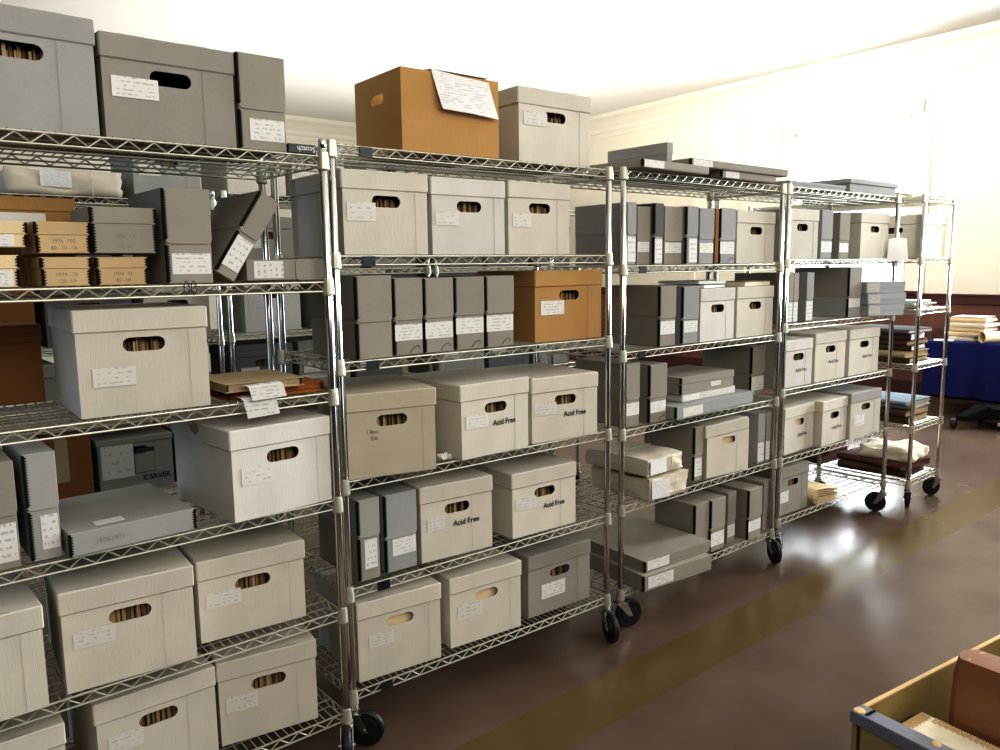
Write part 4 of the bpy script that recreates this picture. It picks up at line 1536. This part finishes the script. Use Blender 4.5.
lc = b.build('leather_cover', MT['brown'], t, smooth=False)
b = MB()
crumple_box(b, -.055, .015, -.056, -.020, H_ - .010, H_ + .016, .003, 6, 3, 3, 0, 77)
clean(b.build('worn_corner', MT['page'], t))
MB().box(-W_ / 2 + .01, W_ / 2 - .004, -T_ / 2 + .008, T_ / 2 - .006, .01, H_ - .004).build('page_block', MT['agedpage'], t)
t.rotation_euler = (R(-2), R(1), ca - R(90))

# ------------------------------------------------------------------ room
fl, nt, bs = nodes('floor_linoleum')
tcn = N(nt, 'ShaderNodeTexCoord')
n1 = N(nt, 'ShaderNodeTexNoise')
n1.inputs['Scale'].default_value = 2.2
n1.inputs['Detail'].default_value = 4
nt.links.new(tcn.outputs['Object'], n1.inputs['Vector'])
n2 = N(nt, 'ShaderNodeTexNoise')
n2.inputs['Scale'].default_value = 45
n2.inputs['Detail'].default_value = 4
nt.links.new(tcn.outputs['Object'], n2.inputs['Vector'])
cr1 = N(nt, 'ShaderNodeValToRGB')
cr1.color_ramp.elements[0].position = .3
cr1.color_ramp.elements[0].color = (.112, .075, .053, 1)
cr1.color_ramp.elements[1].position = .75
cr1.color_ramp.elements[1].color = (.160, .112, .083, 1)
nt.links.new(n1.outputs['Fac'], cr1.inputs['Fac'])
sp = N(nt, 'ShaderNodeSeparateXYZ')
nt.links.new(tcn.outputs['Object'], sp.inputs[0])
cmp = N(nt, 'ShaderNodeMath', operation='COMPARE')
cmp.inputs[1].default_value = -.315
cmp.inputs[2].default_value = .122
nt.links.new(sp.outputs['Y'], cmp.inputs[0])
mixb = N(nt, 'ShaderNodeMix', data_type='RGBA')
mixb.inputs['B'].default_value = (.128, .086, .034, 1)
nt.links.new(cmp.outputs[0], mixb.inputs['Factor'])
nt.links.new(cr1.outputs['Color'], mixb.inputs['A'])
mul = N(nt, 'ShaderNodeMix', data_type='RGBA', blend_type='MULTIPLY')
mul.inputs['Factor'].default_value = .0
nt.links.new(mixb.outputs['Result'], mul.inputs['A'])
nt.links.new(n2.outputs['Fac'], mul.inputs['B'])
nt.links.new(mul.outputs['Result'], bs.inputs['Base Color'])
rr_ = N(nt, 'ShaderNodeMath', operation='MULTIPLY_ADD')
rr_.inputs[1].default_value = .04
rr_.inputs[2].default_value = .20
nt.links.new(n1.outputs['Fac'], rr_.inputs[0])
nt.links.new(rr_.outputs[0], bs.inputs['Roughness'])
bs.inputs['Specular IOR Level'].default_value = .38
wallm = card('wall_plaster', (.80, .765, .655), rough=.9, var=.03, scale=2, rnd=0)
ceilm = card('ceiling_plaster', (.84, .83, .80), rough=.95, var=.02, scale=2, rnd=0)
trimm = card('cream_trim', (.82, .785, .68), rough=.7, var=.02, rnd=0)
woodm = card('dark_wainscot', (.215, .105, .085), rough=.45, var=.12, scale=3, rnd=0)
sillm = card('dark_trim', (.115, .052, .048), rough=.4, var=.1, scale=3, rnd=0)
HC = 4.0


def struct(name, b, m, parent=None):
    o = b.build(name, m, parent)
    if parent is None:
        o['kind'] = 'structure'
    return o


struct('floor', MB().box(-5, 11.2, -7, 10.6, -.05, 0), fl)
struct('ceiling', MB().box(-5, 11.2, -7, 10.6, HC, HC + .05), ceilm)
struct('wall_back', MB().box(-5, 10.6, 10.2, 10.35, 0, HC), wallm)
# right wall, turned about four degrees, with two window openings
WA = math.atan2(.45, 6.31)
WO = Vector((9.68, 1.14, 0))
wx = Vector((math.cos(-WA), math.sin(-WA), 0))     # outwards
wy = Vector((math.sin(WA), math.cos(WA), 0))       # along the wall
wm = Matrix(((wx.x, wy.x, 0, WO.x), (wx.y, wy.y, 0, WO.y), (0, 0, 1, 0), (0, 0, 0, 1)))
E1 = (.84, 2.42)     # window in view, along the wall from WO
E2 = (-3.2, -1.5)
SILL, HEAD = 1.22, 3.24
b = MB()
L0, L1 = -8.2, 9.2
b.box(0, .25, L0, L1, 0, SILL)
b.box(0, .25, L0, L1, HEAD, HC)
for a, c in ((L0, E2[0]), (E2[1], E1[0]), (E1[1], L1)):
    b.box(0, .25, a, c, SILL, HEAD)
o = struct('wall_right', b, wallm)
o.matrix_world = wm
b = MB().box(-.012, 0, L0, L1, .16, 1.10)
k = L0
while k < L1:
    b.box(-.020, -.012, k, k + .07, .16, 1.10)
    k += .62
o = struct('trim_1', b, woodm)
o.matrix_world = wm
b = MB()
b.box(-.045, 0, L0, L1, 1.085, 1.12)
b.box(-.030, 0, L0, L1, 1.12, 1.175)
b.box(-.050, 0, L0, L1, 1.175, 1.195)
o = struct('trim_2', b, sillm)
o.matrix_world = wm
b = MB().box(-.02, 0, L0, L1, 0, .16)
o = struct('baseboard_right', b, sillm)
o.matrix_world = wm
# crown moulding
prof = [(0, 3.66), (-.02, 3.66), (-.03, 3.72), (-.05, 3.74), (-.06, 3.80), (-.14, 3.90), (-.20, 3.94), (-.22, 4.0), (0, 4.0)]
b = MB()
b.prism(prof, L0, L1)
o = struct('trim_3', b, trimm)
o.matrix_world = wm
b = MB()
b.add([(x, 10.2 + p[0], p[1]) for x in (-5, 10.5) for p in prof], [tuple(range(9)), tuple(range(17, 8, -1))] + [(i, (i + 1) % 9, 9 + (i + 1) % 9, 9 + i) for i in range(9)])
struct('trim_4', b, trimm)
# shallow panel frames on the right wall
b = MB()
for y in (.55, 3.15, 4.05):
    b.box(-.03, 0, y - .05, y + .05, 1.195, 3.66)
b.box(-.02, 0, .6, 3.1, 3.52, 3.56)
o = struct('trim_5', b, trimm)
o.matrix_world = wm
# windows
glass, gnt, gb = nodes('window_glass')
gt = N(gnt, 'ShaderNodeBsdfTransparent')
gg = N(gnt, 'ShaderNodeBsdfGlossy')
gg.inputs['Roughness'].default_value = .02
gm = N(gnt, 'ShaderNodeMixShader')
gm.inputs[0].default_value = .06
gnt.links.new(gt.outputs[0], gm.inputs[1])
gnt.links.new(gg.outputs[0], gm.inputs[2])
gnt.links.new(gm.outputs[0], gnt.nodes['Material Output'].inputs['Surface'])
for idx, (a, c) in enumerate((E1, E2)):
    b = MB()
    b.box(.05, .12, a, a + .06, SILL, HEAD)
    b.box(.05, .12, c - .06, c, SILL, HEAD)
    b.box(.05, .12, a, c, HEAD - .06, HEAD)
    b.box(.05, .12, a, c, SILL, SILL + .06)
    b.box(.06, .11, a, c, 2.20, 2.25)
    wnd = struct(f'window_{idx + 1}', b, trimm)
    wnd.matrix_world = wm
    p = MB().box(.083, .087, a + .06, c - .06, SILL + .06, HEAD - .06).build('pane', glass, wnd)
    b = MB()
    b.box(-.04, 0, a - .12, a, SILL - .02, HEAD + .12)
    b.box(-.04, 0, c, c + .12, SILL - .02, HEAD + .12)
    b.box(-.05, 0, a - .12, c + .12, HEAD, HEAD + .14)
    b.build('window_casing', trimm, wnd)
    MB().box(-.09, .05, a - .16, c + .16, SILL - .035, SILL).build('window_sill', sillm, wnd)

# ------------------------------------------------------------------ light
sc = bpy.context.scene
wd = D.worlds.new('daylight')
sc.world = wd
wd.use_nodes = True
bg = wd.node_tree.nodes['Background']
bg.inputs['Color'].default_value = (.80, .90, 1.0, 1)
bg.inputs['Strength'].default_value = 1.0
# bright overcast sky on the window side, dim building side behind
wnt = wd.node_tree
wtc = N(wnt, 'ShaderNodeTexCoord')
wsx = N(wnt, 'ShaderNodeSeparateXYZ')
wnt.links.new(wtc.outputs['Generated'], wsx.inputs[0])
wmr = N(wnt, 'ShaderNodeMapRange')
wmr.inputs['From Min'].default_value = .30
wmr.inputs['From Max'].default_value = .60
wmr.inputs['To Min'].default_value = .06
wmr.inputs['To Max'].default_value = 3.2
wnt.links.new(wsx.outputs['X'], wmr.inputs['Value'])
wnt.links.new(wmr.outputs['Result'], bg.inputs['Strength'])


def area(name, loc, target, sx, sy, power, col):
    l = D.lights.new(name, 'AREA')
    l.shape = 'RECTANGLE'
    l.size, l.size_y = sx, sy
    l.energy = power
    l.color = col
    o = D.objects.new(name, l)
    COL.objects.link(o)
    o.location = loc
    o.rotation_euler = (Vector(target) - Vector(loc)).to_track_quat('-Z', 'Y').to_euler()
    return o


def onwall(x, y, z):
    return WO + wx * x + wy * y + Vector((0, 0, z))


# daylight outside the two windows of the right wall
for (a, c), pw in ((E1, 420), (E2, 1300)):
    m_ = (a + c) / 2
    area('window_daylight', onwall(.55, m_, 2.3), onwall(-3, m_, 1.6), c - a + .5, 2.5, pw, (.84, .92, 1.0))
# uplights that wash the ceiling, above and behind the picture
area('ceiling_uplight', (1.6, -1.2, 2.7), (1.6, -1.2, 4), 7.0, 4.0, 36, (1.0, .96, .89))
area('ceiling_uplight', (5.4, 5.2, 2.3), (5.4, 5.2, 4), 7.5, 6.5, 200, (1.0, .98, .93))
# soft front fill panels, added to stand in for light bounced off the ceiling
area('bounce_fill', (-.2, -4.4, 3.2), (1.5, .2, .9), 3.6, 1.4, 96, (1.0, .96, .89))
area('bounce_fill', (3.6, -4.4, 3.2), (3.8, .0, .9), 3.4, 1.4, 72, (1.0, .97, .93))
wash = area('wall_fill', (1.5, -4.6, 3.6), (9.8, 3.0, 3.5), 1.2, .4, 80, (1.0, .95, .86))  # unseen lamp added to brighten the right wall like window glare
wash.data.spread = R(42)
# window behind the photographer on the left
area('left_daylight', (-3.2, 1.2, 2.0), (1.5, .7, 1.1), 2.2, 2.2, 55, (.60, .76, 1.0))

sc.view_settings.view_transform = 'Standard'
sc.view_settings.look = 'None'
sc.view_settings.exposure = 0.17
sc.view_settings.gamma = 0.70

sc.cycles.caustics_reflective = False
sc.cycles.caustics_refractive = False
sc.cycles.sample_clamp_indirect = 5.0
